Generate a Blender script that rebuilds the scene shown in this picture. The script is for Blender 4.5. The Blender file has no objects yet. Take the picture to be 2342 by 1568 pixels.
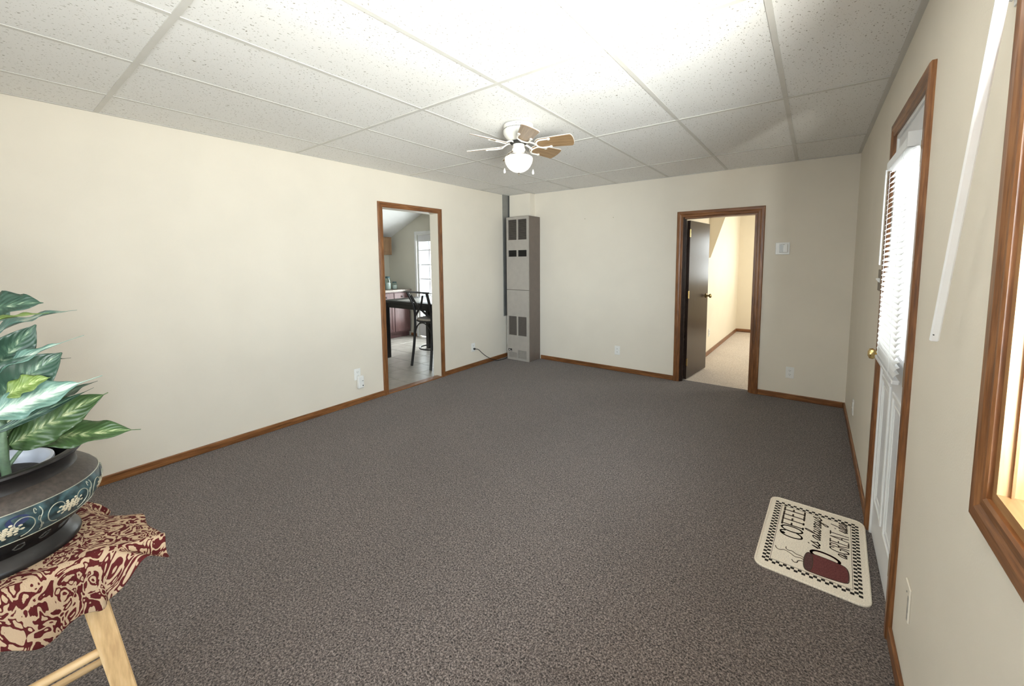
import bpy, bmesh, math, random
import numpy as np
from mathutils import Vector, Matrix

random.seed(7)
rng = np.random.default_rng(7)
scene = bpy.context.scene
COL = scene.collection
PI = math.pi

# ------------------------------------------------------------------ room size (metres)
W, D, H = 3.945, 4.888, 2.376      # right wall x, back wall y, ceiling z
YF = -1.55                         # wall behind the photographer

# ------------------------------------------------------------------ camera
FPX, PPX, PPY = 921.5, 1175.2, 676.1
yaw, pitch, roll = -0.6400457, -0.0876948, -0.0080868
CAM = Vector((3.64959, 0.0, 1.43525))
fwd = Vector((math.sin(yaw) * math.cos(pitch), math.cos(yaw) * math.cos(pitch), math.sin(pitch)))
rgt0 = Vector((math.cos(yaw), -math.sin(yaw), 0))
up0 = rgt0.cross(fwd)
rgt = rgt0 * math.cos(roll) + up0 * math.sin(roll)
upv = -rgt0 * math.sin(roll) + up0 * math.cos(roll)
cam_data = bpy.data.cameras.new('camera')
cam = bpy.data.objects.new('camera', cam_data)
COL.objects.link(cam)
M = Matrix((rgt, upv, -fwd)).transposed().to_4x4()
M.translation = CAM
cam.matrix_world = M
cam_data.sensor_width = 36
cam_data.sensor_fit = 'HORIZONTAL'
cam_data.lens = FPX / 2342 * 36
cam_data.shift_x = -(PPX - 1171) / 2342
cam_data.shift_y = (PPY - 784) / 2342
cam_data.clip_start = 0.02
scene.camera = cam

def at(u, v, Z):
    """a point of the room from where it shows and how deep it lies"""
    return CAM + Z * (fwd + rgt * ((u - PPX) / FPX) - upv * ((v - PPY) / FPX))

# ------------------------------------------------------------------ world, daylight, exposure
world = bpy.data.worlds.new('world')
scene.world = world
world.use_nodes = True
bg = world.node_tree.nodes['Background']
bg.inputs[0].default_value = (0.86, 0.93, 1.0, 1)
bg.inputs[1].default_value = 2.0
scene.view_settings.view_transform = 'Standard'
scene.view_settings.look = 'None'
scene.view_settings.gamma = 1.0
scene.view_settings.use_curve_mapping = False
scene.view_settings.exposure = 0.20
scene.cycles.max_bounces = 8
scene.cycles.diffuse_bounces = 4
scene.cycles.glossy_bounces = 3
scene.cycles.use_adaptive_sampling = True
scene.cycles.adaptive_threshold = 0.05
scene.cycles.adaptive_min_samples = 16
scene.cycles.transparent_max_bounces = 16

def area(name, loc, target, sx, sy, power, col):
    d = bpy.data.lights.new(name, 'AREA')
    d.shape = 'RECTANGLE'
    d.size, d.size_y, d.energy, d.color = sx, sy, power, col
    o = bpy.data.objects.new(name, d)
    COL.objects.link(o)
    o.location = loc
    o.rotation_euler = (Vector(target) - Vector(loc)).to_track_quat('-Z', 'Y').to_euler()
    return o

# daylight outside the openings, and a fill light at the added rear window
area('daylight_window_ground', (W + 1.0, -0.32, 0.54), (1.0, 1.7, 2.35), 1.7, 1.4, 740, (1.0, 0.95, 0.87))
area('daylight_window_sky', (W + 0.9, -0.70, 1.60), (0.0, 2.4, 0.9), 1.2, 1.1, 330, (0.80, 0.90, 1.0))
area('daylight_front_door', (W + 0.45, 2.35, 1.42), (W - 1, 2.35, 1.42), 0.7, 0.9, 24, (1.0, 0.98, 0.95))
area('rear_fill_light', (2.9, YF - 0.4, 1.45), (2.9, 2.5, 1.5), 1.5, 1.1, 40, (0.97, 0.98, 1.0))  # added fill from behind the camera, no source known there
area('daylight_kitchen_door', (-1.9, 5.55, 1.15), (-1.9, 3.0, 0.9), 1.0, 1.9, 140, (0.97, 0.99, 1.0))
area('daylight_back_room', (5.6, 6.8, 1.40), (2.5, 6.7, 1.2), 1.6, 1.2, 105, (1.0, 0.95, 0.86))
area('daylight_back_room_end', (3.55, 9.3, 1.45), (3.3, 6.5, 1.2), 1.0, 1.0, 26, (1.0, 0.98, 0.95))

# ------------------------------------------------------------------ materials
MATS = {}
def new_mat(name):
    m = bpy.data.materials.new(name)
    m.use_nodes = True
    MATS[name] = m
    nt = m.node_tree
    b = nt.nodes['Principled BSDF']
    return m, nt, b
def N(nt, t, **kw):
    n = nt.nodes.new(t)
    for k, v in kw.items():
        setattr(n, k, v)
    return n
def plain(name, col, rough=0.5, metal=0.0, noise=0.0, nscale=40, spec=0.5, bump=0.0, bscale=200, **kw):
    m, nt, b = new_mat(name)
    b.inputs['Base Color'].default_value = (*col, 1)
    b.inputs['Roughness'].default_value = rough
    b.inputs['Metallic'].default_value = metal
    b.inputs['Specular IOR Level'].default_value = spec
    tc = N(nt, 'ShaderNodeTexCoord')
    if noise:
        nz = N(nt, 'ShaderNodeTexNoise')
        nz.inputs['Scale'].default_value = nscale
        nz.inputs['Detail'].default_value = 4
        nt.links.new(tc.outputs['Object'], nz.inputs['Vector'])
        cr = N(nt, 'ShaderNodeValToRGB')
        cr.color_ramp.elements[0].position, cr.color_ramp.elements[1].position = 0.3, 0.7
        cr.color_ramp.elements[0].color = (*[c * (1 - noise) for c in col], 1)
        cr.color_ramp.elements[1].color = (*[min(1, c * (1 + noise)) for c in col], 1)
        nt.links.new(nz.outputs['Fac'], cr.inputs['Fac'])
        nt.links.new(cr.outputs['Color'], b.inputs['Base Color'])
    if bump:
        nb = N(nt, 'ShaderNodeTexNoise')
        nb.inputs['Scale'].default_value = bscale
        nb.inputs['Detail'].default_value = 3
        nt.links.new(tc.outputs['Object'], nb.inputs['Vector'])
        bp = N(nt, 'ShaderNodeBump')
        bp.inputs['Strength'].default_value = bump
        bp.inputs['Distance'].default_value = 0.002
        nt.links.new(nb.outputs['Fac'], bp.inputs['Height'])
        nt.links.new(bp.outputs['Normal'], b.inputs['Normal'])
    for k, v in kw.items():
        b.inputs[k].default_value = v
    return m
def wood(name, dark, mid, light, axis=2, scale=22, stretch=14, rough=0.35, bump=0.15, coat=0.0):
    """grain runs along the given axis (0 x, 1 y, 2 z)"""
    m, nt, b = new_mat(name)
    tc = N(nt, 'ShaderNodeTexCoord')
    mp = N(nt, 'ShaderNodeMapping')
    sc = [scale] * 3
    sc[axis] = scale / stretch
    mp.inputs['Scale'].default_value = sc
    nt.links.new(tc.outputs['Object'], mp.inputs['Vector'])
    n1 = N(nt, 'ShaderNodeTexNoise')
    n1.inputs['Scale'].default_value = 1.0
    n1.inputs['Detail'].default_value = 6
    n1.inputs['Distortion'].default_value = 1.2
    nt.links.new(mp.outputs['Vector'], n1.inputs['Vector'])
    n2 = N(nt, 'ShaderNodeTexNoise')
    n2.inputs['Scale'].default_value = 5.5
    n2.inputs['Detail'].default_value = 3
    nt.links.new(mp.outputs['Vector'], n2.inputs['Vector'])
    mx = N(nt, 'ShaderNodeMath', operation='MULTIPLY_ADD')
    mx.inputs[1].default_value = 0.45
    nt.links.new(n2.outputs['Fac'], mx.inputs[0])
    ml = N(nt, 'ShaderNodeMath', operation='MULTIPLY')
    ml.inputs[1].default_value = 0.6
    nt.links.new(n1.outputs['Fac'], ml.inputs[0])
    nt.links.new(ml.outputs[0], mx.inputs[2])
    cr = N(nt, 'ShaderNodeValToRGB')
    e = cr.color_ramp.elements
    e[0].position, e[0].color = 0.36, (*dark, 1)
    e[1].position, e[1].color = 0.68, (*light, 1)
    k = e.new(0.52)
    k.color = (*mid, 1)
    nt.links.new(mx.outputs[0], cr.inputs['Fac'])
    nt.links.new(cr.outputs['Color'], b.inputs['Base Color'])
    b.inputs['Roughness'].default_value = rough
    b.inputs['Coat Weight'].default_value = coat
    bp = N(nt, 'ShaderNodeBump')
    bp.inputs['Strength'].default_value = bump
    bp.inputs['Distance'].default_value = 0.001
    nt.links.new(mx.outputs[0], bp.inputs['Height'])
    nt.links.new(bp.outputs['Normal'], b.inputs['Normal'])
    return m

def mat_carpet(name, c0, c1, c2, scale, bump=1.0):
    m, nt, b = new_mat(name)
    tc = N(nt, 'ShaderNodeTexCoord')
    n1 = N(nt, 'ShaderNodeTexNoise')
    n1.inputs['Scale'].default_value = scale
    n1.inputs['Detail'].default_value = 3.5
    n1.inputs['Roughness'].default_value = 0.65
    n1.inputs['Distortion'].default_value = 0.6
    nt.links.new(tc.outputs['Object'], n1.inputs['Vector'])
    cr = N(nt, 'ShaderNodeValToRGB')
    e = cr.color_ramp.elements
    e[0].position, e[0].color = 0.36, (*c0, 1)
    e[1].position, e[1].color = 0.64, (*c2, 1)
    k = e.new(0.49)
    k.color = (*c1, 1)
    nt.links.new(n1.outputs['Fac'], cr.inputs['Fac'])
    n3 = N(nt, 'ShaderNodeTexNoise')
    n3.inputs['Scale'].default_value = 1.3
    n3.inputs['Detail'].default_value = 3
    nt.links.new(tc.outputs['Object'], n3.inputs['Vector'])
    mr = N(nt, 'ShaderNodeMapRange')
    mr.inputs['To Min'].default_value, mr.inputs['To Max'].default_value = 0.84, 1.16
    nt.links.new(n3.outputs['Fac'], mr.inputs['Value'])
    mx = N(nt, 'ShaderNodeVectorMath', operation='SCALE')
    nt.links.new(cr.outputs['Color'], mx.inputs[0])
    nt.links.new(mr.outputs['Result'], mx.inputs['Scale'])
    nt.links.new(mx.outputs['Vector'], b.inputs['Base Color'])
    b.inputs['Roughness'].default_value = 0.95
    b.inputs['Specular IOR Level'].default_value = 0.1
    b.inputs['Sheen Weight'].default_value = 0.25
    bp = N(nt, 'ShaderNodeBump')
    bp.inputs['Strength'].default_value = bump
    bp.inputs['Distance'].default_value = 0.006
    nt.links.new(n1.outputs['Fac'], bp.inputs['Height'])
    nt.links.new(bp.outputs['Normal'], b.inputs['Normal'])
    return m

def mat_tile(name, col):
    """mineral fibre ceiling board: white with short dark fissures and pin holes"""
    m, nt, b = new_mat(name)
    tc = N(nt, 'ShaderNodeTexCoord')
    gm = N(nt, 'ShaderNodeNewGeometry')
    nz = N(nt, 'ShaderNodeTexNoise')
    nz.inputs['Scale'].default_value = 14
    nt.links.new(gm.outputs['Position'], nz.inputs['Vector'])
    sub = N(nt, 'ShaderNodeVectorMath', operation='SUBTRACT')
    sub.inputs[1].default_value = (0.5, 0.5, 0.5)
    nt.links.new(nz.outputs['Color'], sub.inputs[0])
    outs = []
    for scale, dist, lim, rnd in ((58, 0.06, 0.17, 0.34), (120, 0.03, 0.15, 0.30)):
        sc = N(nt, 'ShaderNodeVectorMath', operation='SCALE')
        sc.inputs['Scale'].default_value = dist
        nt.links.new(sub.outputs['Vector'], sc.inputs[0])
        ad = N(nt, 'ShaderNodeVectorMath', operation='ADD')
        nt.links.new(gm.outputs['Position'], ad.inputs[0])
        nt.links.new(sc.outputs['Vector'], ad.inputs[1])
        mp = N(nt, 'ShaderNodeMapping')
        mp.inputs['Scale'].default_value = (1, 0.62, 1)
        mp.inputs['Rotation'].default_value = (0, 0, 0.6)
        nt.links.new(ad.outputs['Vector'], mp.inputs['Vector'])
        vo = N(nt, 'ShaderNodeTexVoronoi', voronoi_dimensions='2D')
        vo.inputs['Scale'].default_value = scale
        nt.links.new(mp.outputs['Vector'], vo.inputs['Vector'])
        lt = N(nt, 'ShaderNodeMapRange')
        lt.inputs['From Min'].default_value, lt.inputs['From Max'].default_value = lim, lim * 0.45
        nt.links.new(vo.outputs['Distance'], lt.inputs['Value'])
        sp = N(nt, 'ShaderNodeSeparateColor')
        nt.links.new(vo.outputs['Color'], sp.inputs['Color'])
        th = N(nt, 'ShaderNodeMath', operation='LESS_THAN')
        th.inputs[1].default_value = rnd
        nt.links.new(sp.outputs['Red'], th.inputs[0])
        pr = N(nt, 'ShaderNodeMath', operation='MULTIPLY')
        nt.links.new(lt.outputs['Result'], pr.inputs[0])
        nt.links.new(th.outputs[0], pr.inputs[1])
        outs.append(pr)
    mxm = N(nt, 'ShaderNodeMath', operation='MAXIMUM')
    nt.links.new(outs[0].outputs[0], mxm.inputs[0])
    nt.links.new(outs[1].outputs[0], mxm.inputs[1])
    mix = N(nt, 'ShaderNodeMix', data_type='RGBA')
    mix.inputs['A'].default_value = (*col, 1)
    mix.inputs['B'].default_value = (0.42, 0.385, 0.34, 1)
    nt.links.new(mxm.outputs[0], mix.inputs['Factor'])
    nt.links.new(mix.outputs['Result'], b.inputs['Base Color'])
    b.inputs['Roughness'].default_value = 0.9
    b.inputs['Specular IOR Level'].default_value = 0.15
    n4 = N(nt, 'ShaderNodeTexNoise')
    n4.inputs['Scale'].default_value = 160
    nt.links.new(gm.outputs['Position'], n4.inputs['Vector'])
    ds = N(nt, 'ShaderNodeMath', operation='MULTIPLY_ADD')
    ds.inputs[1].default_value = -1.0
    nt.links.new(mxm.outputs[0], ds.inputs[0])
    nt.links.new(n4.outputs['Fac'], ds.inputs[2])
    bp = N(nt, 'ShaderNodeBump')
    bp.inputs['Strength'].default_value = 0.35
    bp.inputs['Distance'].default_value = 0.002
    nt.links.new(ds.outputs[0], bp.inputs['Height'])
    nt.links.new(bp.outputs['Normal'], b.inputs['Normal'])
    return m

def mat_glass(name, tint=(0.95, 0.98, 0.98), mix=0.06):
    m, nt, b = new_mat(name)
    out = nt.nodes['Material Output']
    tr = N(nt, 'ShaderNodeBsdfTransparent')
    tr.inputs[0].default_value = (*tint, 1)
    gl = N(nt, 'ShaderNodeBsdfGlossy')
    gl.inputs['Roughness'].default_value = 0.02
    ms = N(nt, 'ShaderNodeMixShader')
    ms.inputs[0].default_value = mix
    nt.links.new(tr.outputs[0], ms.inputs[1])
    nt.links.new(gl.outputs[0], ms.inputs[2])
    nt.links.new(ms.outputs[0], out.inputs['Surface'])
    nt.nodes.remove(b)
    return m

def mat_translucent(name, col, trans=0.4, rough=0.5):
    m, nt, b = new_mat(name)
    out = nt.nodes['Material Output']
    b.inputs['Base Color'].default_value = (*col, 1)
    b.inputs['Roughness'].default_value = rough
    t = N(nt, 'ShaderNodeBsdfTranslucent')
    t.inputs[0].default_value = (*col, 1)
    ms = N(nt, 'ShaderNodeMixShader')
    ms.inputs[0].default_value = trans
    nt.links.new(b.outputs[0], ms.inputs[1])
    nt.links.new(t.outputs[0], ms.inputs[2])
    nt.links.new(ms.outputs[0], out.inputs['Surface'])
    return m

def mat_leaf(name, dark, mid, pale, amount):
    """variegated leaf: pale feathering along the midrib and side veins (UV: x across, y along)"""
    m, nt, b = new_mat(name)
    tc = N(nt, 'ShaderNodeTexCoord')
    sx = N(nt, 'ShaderNodeSeparateXYZ')
    nt.links.new(tc.outputs['UV'], sx.inputs[0])
    c1 = N(nt, 'ShaderNodeMath', operation='SUBTRACT')
    c1.inputs[1].default_value = 0.5
    nt.links.new(sx.outputs['X'], c1.inputs[0])
    ab = N(nt, 'ShaderNodeMath', operation='ABSOLUTE')
    nt.links.new(c1.outputs[0], ab.inputs[0])
    # slanted feathering coordinate
    fe = N(nt, 'ShaderNodeMath', operation='MULTIPLY_ADD')
    fe.inputs[1].default_value = -0.55
    nt.links.new(ab.outputs[0], fe.inputs[0])
    nt.links.new(sx.outputs['Y'], fe.inputs[2])
    cb = N(nt, 'ShaderNodeCombineXYZ')
    ax = N(nt, 'ShaderNodeMath', operation='MULTIPLY')
    ax.inputs[1].default_value = 3.0
    nt.links.new(ab.outputs[0], ax.inputs[0])
    fy = N(nt, 'ShaderNodeMath', operation='MULTIPLY')
    fy.inputs[1].default_value = 11.0
    nt.links.new(fe.outputs[0], fy.inputs[0])
    nt.links.new(ax.outputs[0], cb.inputs[0])
    nt.links.new(fy.outputs[0], cb.inputs[1])
    gt = N(nt, 'ShaderNodeMath', operation='GREATER_THAN')
    gt.inputs[1].default_value = 0.0
    nt.links.new(c1.outputs[0], gt.inputs[0])
    nt.links.new(gt.outputs[0], cb.inputs[2])
    nz = N(nt, 'ShaderNodeTexNoise')
    nz.inputs['Scale'].default_value = 1.0
    nz.inputs['Detail'].default_value = 4
    nz.inputs['Roughness'].default_value = 0.7
    nt.links.new(cb.outputs[0], nz.inputs['Vector'])
    fall = N(nt, 'ShaderNodeMapRange')
    fall.inputs['From Min'].default_value, fall.inputs['From Max'].default_value = 0.03, 0.42
    fall.inputs['To Min'].default_value, fall.inputs['To Max'].default_value = amount, amount - 0.42
    nt.links.new(ab.outputs[0], fall.inputs['Value'])
    sm = N(nt, 'ShaderNodeMath', operation='ADD')
    nt.links.new(nz.outputs['Fac'], sm.inputs[0])
    nt.links.new(fall.outputs['Result'], sm.inputs[1])
    cr = N(nt, 'ShaderNodeValToRGB')
    e = cr.color_ramp.elements
    e[0].position, e[0].color = 0.50, (*dark, 1)
    e[1].position, e[1].color = 0.86, (*pale, 1)
    k = e.new(0.64)
    k.color = (*mid, 1)
    nt.links.new(sm.outputs[0], cr.inputs['Fac'])
    nt.links.new(cr.outputs['Color'], b.inputs['Base Color'])
    b.inputs['Roughness'].default_value = 0.38
    b.inputs['Subsurface Weight'].default_value = 0.0
    wv = N(nt, 'ShaderNodeTexWave', bands_direction='Y')
    wv.inputs['Scale'].default_value = 0.32
    nt.links.new(cb.outputs[0], wv.inputs['Vector'])
    bp = N(nt, 'ShaderNodeBump')
    bp.inputs['Strength'].default_value = 0.25
    bp.inputs['Distance'].default_value = 0.004
    nt.links.new(wv.outputs['Fac'], bp.inputs['Height'])
    nt.links.new(bp.outputs['Normal'], b.inputs['Normal'])
    return m

def mat_damask(name):
    """woven chenille: wine red scrolls and leaves on a tan ground (UV in metres)"""
    m, nt, b = new_mat(name)
    tc = N(nt, 'ShaderNodeTexCoord')
    nz = N(nt, 'ShaderNodeTexNoise')
    nz.inputs['Scale'].default_value = 24
    nz.inputs['Detail'].default_value = 0.8
    nz.inputs['Distortion'].default_value = 2.6
    nt.links.new(tc.outputs['UV'], nz.inputs['Vector'])
    ml = N(nt, 'ShaderNodeMath', operation='MULTIPLY')
    ml.inputs[1].default_value = 24.0
    nt.links.new(nz.outputs['Fac'], ml.inputs[0])
    sn = N(nt, 'ShaderNodeMath', operation='SINE')
    nt.links.new(ml.outputs[0], sn.inputs[0])
    n2 = N(nt, 'ShaderNodeTexNoise')
    n2.inputs['Scale'].default_value = 120
    n2.inputs['Detail'].default_value = 2
    nt.links.new(tc.outputs['UV'], n2.inputs['Vector'])
    ad = N(nt, 'ShaderNodeMath', operation='MULTIPLY_ADD')
    ad.inputs[1].default_value = 2.6
    nt.links.new(n2.outputs['Fac'], ad.inputs[0])
    nt.links.new(sn.outputs[0], ad.inputs[2])
    cr = N(nt, 'ShaderNodeValToRGB')
    e = cr.color_ramp.elements
    e[0].position, e[0].color = 0.44, (0.47, 0.335, 0.22, 1)
    e[1].position, e[1].color = 0.50, (0.085, 0.012, 0.012, 1)
    mr = N(nt, 'ShaderNodeMapRange')
    mr.inputs['From Min'].default_value, mr.inputs['From Max'].default_value = 0.0, 2.9
    nt.links.new(ad.outputs[0], mr.inputs['Value'])
    nt.links.new(mr.outputs['Result'], cr.inputs['Fac'])
    nt.links.new(cr.outputs['Color'], b.inputs['Base Color'])
    b.inputs['Roughness'].default_value = 0.85
    b.inputs['Specular IOR Level'].default_value = 0.15
    n3 = N(nt, 'ShaderNodeTexNoise')
    n3.inputs['Scale'].default_value = 420
    nt.links.new(tc.outputs['UV'], n3.inputs['Vector'])
    bp = N(nt, 'ShaderNodeBump')
    bp.inputs['Strength'].default_value = 0.6
    bp.inputs['Distance'].default_value = 0.002
    nt.links.new(n3.outputs['Fac'], bp.inputs['Height'])
    nt.links.new(bp.outputs['Normal'], b.inputs['Normal'])
    return m

def mat_braid(name, col):
    """looped rug yarn: fine rows"""
    m, nt, b = new_mat(name)
    tc = N(nt, 'ShaderNodeTexCoord')
    mp = N(nt, 'ShaderNodeMapping')
    mp.inputs['Scale'].default_value = (420, 170, 1)
    nt.links.new(tc.outputs['Object'], mp.inputs['Vector'])
    nz = N(nt, 'ShaderNodeTexNoise')
    nz.inputs['Scale'].default_value = 1
    nz.inputs['Detail'].default_value = 2
    nt.links.new(mp.outputs['Vector'], nz.inputs['Vector'])
    cr = N(nt, 'ShaderNodeValToRGB')
    cr.color_ramp.elements[0].position, cr.color_ramp.elements[1].position = 0.3, 0.65
    cr.color_ramp.elements[0].color = (*[c * 0.8 for c in col], 1)
    cr.color_ramp.elements[1].color = (*[min(1, c * 1.1) for c in col], 1)
    nt.links.new(nz.outputs['Fac'], cr.inputs['Fac'])
    nt.links.new(cr.outputs['Color'], b.inputs['Base Color'])
    b.inputs['Roughness'].default_value = 0.95
    b.inputs['Specular IOR Level'].default_value = 0.1
    bp = N(nt, 'ShaderNodeBump')
    bp.inputs['Strength'].default_value = 0.5
    bp.inputs['Distance'].default_value = 0.002
    nt.links.new(nz.outputs['Fac'], bp.inputs['Height'])
    nt.links.new(bp.outputs['Normal'], b.inputs['Normal'])
    return m

OAK = dict(dark=(0.105, 0.038, 0.012), mid=(0.21, 0.082, 0.026), light=(0.34, 0.15, 0.055))
for ax, nm in ((0, 'oak_x'), (1, 'oak_y'), (2, 'oak_z')):
    wood(nm, axis=ax, **OAK, scale=34, stretch=16, rough=0.33)
for ax, nm in ((0, 'pine_x'), (1, 'pine_y'), (2, 'pine_z')):
    wood(nm, (0.27, 0.125, 0.043), (0.38, 0.20, 0.08), (0.46, 0.265, 0.12), axis=ax, scale=16, stretch=12, rough=0.45, bump=0.05)
for ax, nm in ((1, 'stoolwood_y'), (2, 'stoolwood_z'), (0, 'stoolwood_x')):
    wood(nm, (0.52, 0.33, 0.16), (0.66, 0.44, 0.22), (0.74, 0.53, 0.30), axis=ax, scale=30, stretch=10, rough=0.4, bump=0.05)
wood('door_brown', (0.018, 0.009, 0.006), (0.030, 0.017, 0.012), (0.050, 0.030, 0.022), axis=2, scale=26, stretch=18, rough=0.25, bump=0.06)
MATS['door_brown'].node_tree.nodes['Principled BSDF'].inputs['Specular IOR Level'].default_value = 0.4
wood('blade_wood', (0.17, 0.10, 0.048), (0.28, 0.175, 0.088), (0.36, 0.235, 0.125), axis=0, scale=46, stretch=18, rough=0.4, bump=0.04)
wood('cabinet_wood', (0.085, 0.042, 0.042), (0.125, 0.062, 0.06), (0.165, 0.086, 0.08), axis=2, scale=24, stretch=12, rough=0.4)
wood('upper_cabinet_wood', (0.20, 0.11, 0.055), (0.30, 0.175, 0.09), (0.38, 0.235, 0.13), axis=2, scale=24, stretch=12, rough=0.4)
plain('wall_paint', (0.805, 0.738, 0.632), 0.62, noise=0.02, nscale=3, bump=0.25, bscale=160, spec=0.3)
plain('room2_paint', (0.82, 0.72, 0.56), 0.6, noise=0.02, nscale=3, bump=0.2, bscale=160, spec=0.3)
plain('kitchen_paint', (0.66, 0.63, 0.54), 0.6, noise=0.02, nscale=3, bump=0.2, bscale=160, spec=0.3)
plain('white_trim', (0.80, 0.80, 0.79), 0.4, bump=0.05, noise=0.02, nscale=8)
plain('door_white', (0.78, 0.78, 0.80), 0.35, bump=0.06, bscale=90, noise=0.02, nscale=6)
plain('plastic_white', (0.86, 0.85, 0.82), 0.32, noise=0.01, nscale=30)
plain('plastic_dark', (0.03, 0.03, 0.03), 0.4, noise=0.05, nscale=30)
plain('tee_white', (0.66, 0.64, 0.60), 0.45, noise=0.03, nscale=9)
mat_tile('ceiling_board', (0.89, 0.875, 0.85))
mat_carpet('carpet', (0.016, 0.011, 0.009), (0.105, 0.080, 0.070), (0.33, 0.27, 0.24), 150, 1.0)
mat_carpet('carpet_beige', (0.40, 0.31, 0.23), (0.62, 0.51, 0.41), (0.76, 0.67, 0.57), 110, 0.5)
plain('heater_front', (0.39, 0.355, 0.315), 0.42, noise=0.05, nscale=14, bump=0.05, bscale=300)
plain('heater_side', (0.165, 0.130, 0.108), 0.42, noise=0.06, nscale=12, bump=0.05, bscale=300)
plain('heater_dark', (0.022, 0.019, 0.016), 0.6, noise=0.1, nscale=60)
plain('heater_louver', (0.17, 0.145, 0.125), 0.45, noise=0.05, nscale=60)
plain('sheet_metal', (0.30, 0.30, 0.29), 0.4, metal=0.6, noise=0.08, nscale=9)
plain('brass', (0.70, 0.52, 0.22), 0.25, metal=1.0, noise=0.05, nscale=40)
plain('brass_dark', (0.30, 0.22, 0.09), 0.3, metal=1.0, noise=0.08, nscale=40)
plain('bronze_plate', (0.16, 0.125, 0.095), 0.4, metal=0.3, noise=0.1, nscale=40)
plain('fan_white', (0.78, 0.755, 0.70), 0.28, noise=0.01, nscale=30)
plain('motor_black', (0.015, 0.014, 0.013), 0.5, noise=0.05, nscale=30)
plain('chain_metal', (0.35, 0.31, 0.25), 0.35, metal=0.8, noise=0.05, nscale=60)
m = plain('globe_glass', (0.95, 0.94, 0.90), 0.25, noise=0.01, nscale=10)
m.node_tree.nodes['Principled BSDF'].inputs['Emission Color'].default_value = (1.0, 0.96, 0.88, 1)
m.node_tree.nodes['Principled BSDF'].inputs['Emission Strength'].default_value = 0.9
mat_glass('glass')
mat_glass('jar_glass', (0.82, 0.92, 0.90), 0.12)
mat_translucent('blind_white', (0.88, 0.88, 0.88), 0.28)
plain('rod_white', (0.94, 0.94, 0.94), 0.3, noise=0.01, nscale=30)
plain('pot_black', (0.011, 0.009, 0.009), 0.36, noise=0.3, nscale=60, bump=0.05)
plain('pot_bronze', (0.050, 0.038, 0.031), 0.5, noise=0.35, nscale=120, bump=0.15, bscale=300)
plain('pot_teal', (0.030, 0.062, 0.070), 0.33, noise=0.9, nscale=55)
plain('pot_cream', (0.62, 0.55, 0.40), 0.4, noise=0.12, nscale=300)
plain('pot_wire', (0.42, 0.42, 0.34), 0.35, metal=0.4, noise=0.1, nscale=100)
plain('pot_blue', (0.018, 0.028, 0.085), 0.35, noise=0.4, nscale=80)
plain('pot_motif', (0.085, 0.08, 0.072), 0.4, noise=0.3, nscale=120)
plain('liner_white', (0.72, 0.75, 0.86), 0.3, noise=0.03, nscale=20)
plain('soil', (0.035, 0.030, 0.030), 0.9, noise=0.5, nscale=60, bump=0.8, bscale=90)
plain('stem_green', (0.115, 0.18, 0.105), 0.5, noise=0.35, nscale=50)
mat_leaf('leaf_dark', (0.028, 0.064, 0.043), (0.075, 0.140, 0.090), (0.50, 0.57, 0.40), 0.13)
mat_leaf('leaf_olive', (0.042, 0.080, 0.026), (0.090, 0.150, 0.052), (0.58, 0.60, 0.34), 0.18)
mat_leaf('leaf_pale', (0.12, 0.22, 0.18), (0.29, 0.40, 0.33), (0.72, 0.79, 0.67), 0.30)
mat_leaf('leaf_lime', (0.15, 0.22, 0.055), (0.26, 0.34, 0.11), (0.58, 0.63, 0.36), 0.17)
mat_damask('damask')
mat_braid('rug_cream', (0.88, 0.79, 0.66))
plain('rug_black', (0.028, 0.023, 0.020), 0.95, noise=0.4, nscale=300, spec=0.1)
plain('rug_text', (0.085, 0.062, 0.048), 0.95, noise=0.3, nscale=300, spec=0.1)
plain('rug_steam', (0.22, 0.17, 0.12), 0.95, noise=0.3, nscale=300, spec=0.1)
plain('rug_mug', (0.155, 0.052, 0.050), 0.95, noise=0.3, nscale=260, spec=0.1)
plain('rug_mug_rim', (0.115, 0.058, 0.055), 0.95, noise=0.3, nscale=260, spec=0.1)
plain('black_paint', (0.010, 0.009, 0.009), 0.35, noise=0.1, nscale=30)
plain('paper_white', (0.86, 0.86, 0.86), 0.18, noise=0.02, nscale=30)
plain('seat_wood', (0.32, 0.27, 0.22), 0.4, noise=0.1, nscale=30)
plain('counter_laminate', (0.30, 0.255, 0.22), 0.35, noise=0.35, nscale=45)
plain('vinyl_tile', (0.40, 0.37, 0.325), 0.28, noise=0.16, nscale=7)
plain('vinyl_grout', (0.25, 0.23, 0.20), 0.5, noise=0.1, nscale=30)
plain('jar_lid', (0.045, 0.10, 0.11), 0.4, noise=0.1, nscale=60)
plain('jar_white', (0.66, 0.65, 0.62), 0.6, noise=0.1, nscale=60)
plain('jar_dark', (0.05, 0.05, 0.035), 0.6, noise=0.3, nscale=80)
plain('cord_black', (0.012, 0.012, 0.012), 0.45, noise=0.1, nscale=60)
plain('ground_gravel', (0.55, 0.52, 0.47), 0.9, noise=0.15, nscale=12)
plain('scuff_grey', (0.38, 0.35, 0.31), 0.8, noise=0.3, nscale=60)

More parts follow.
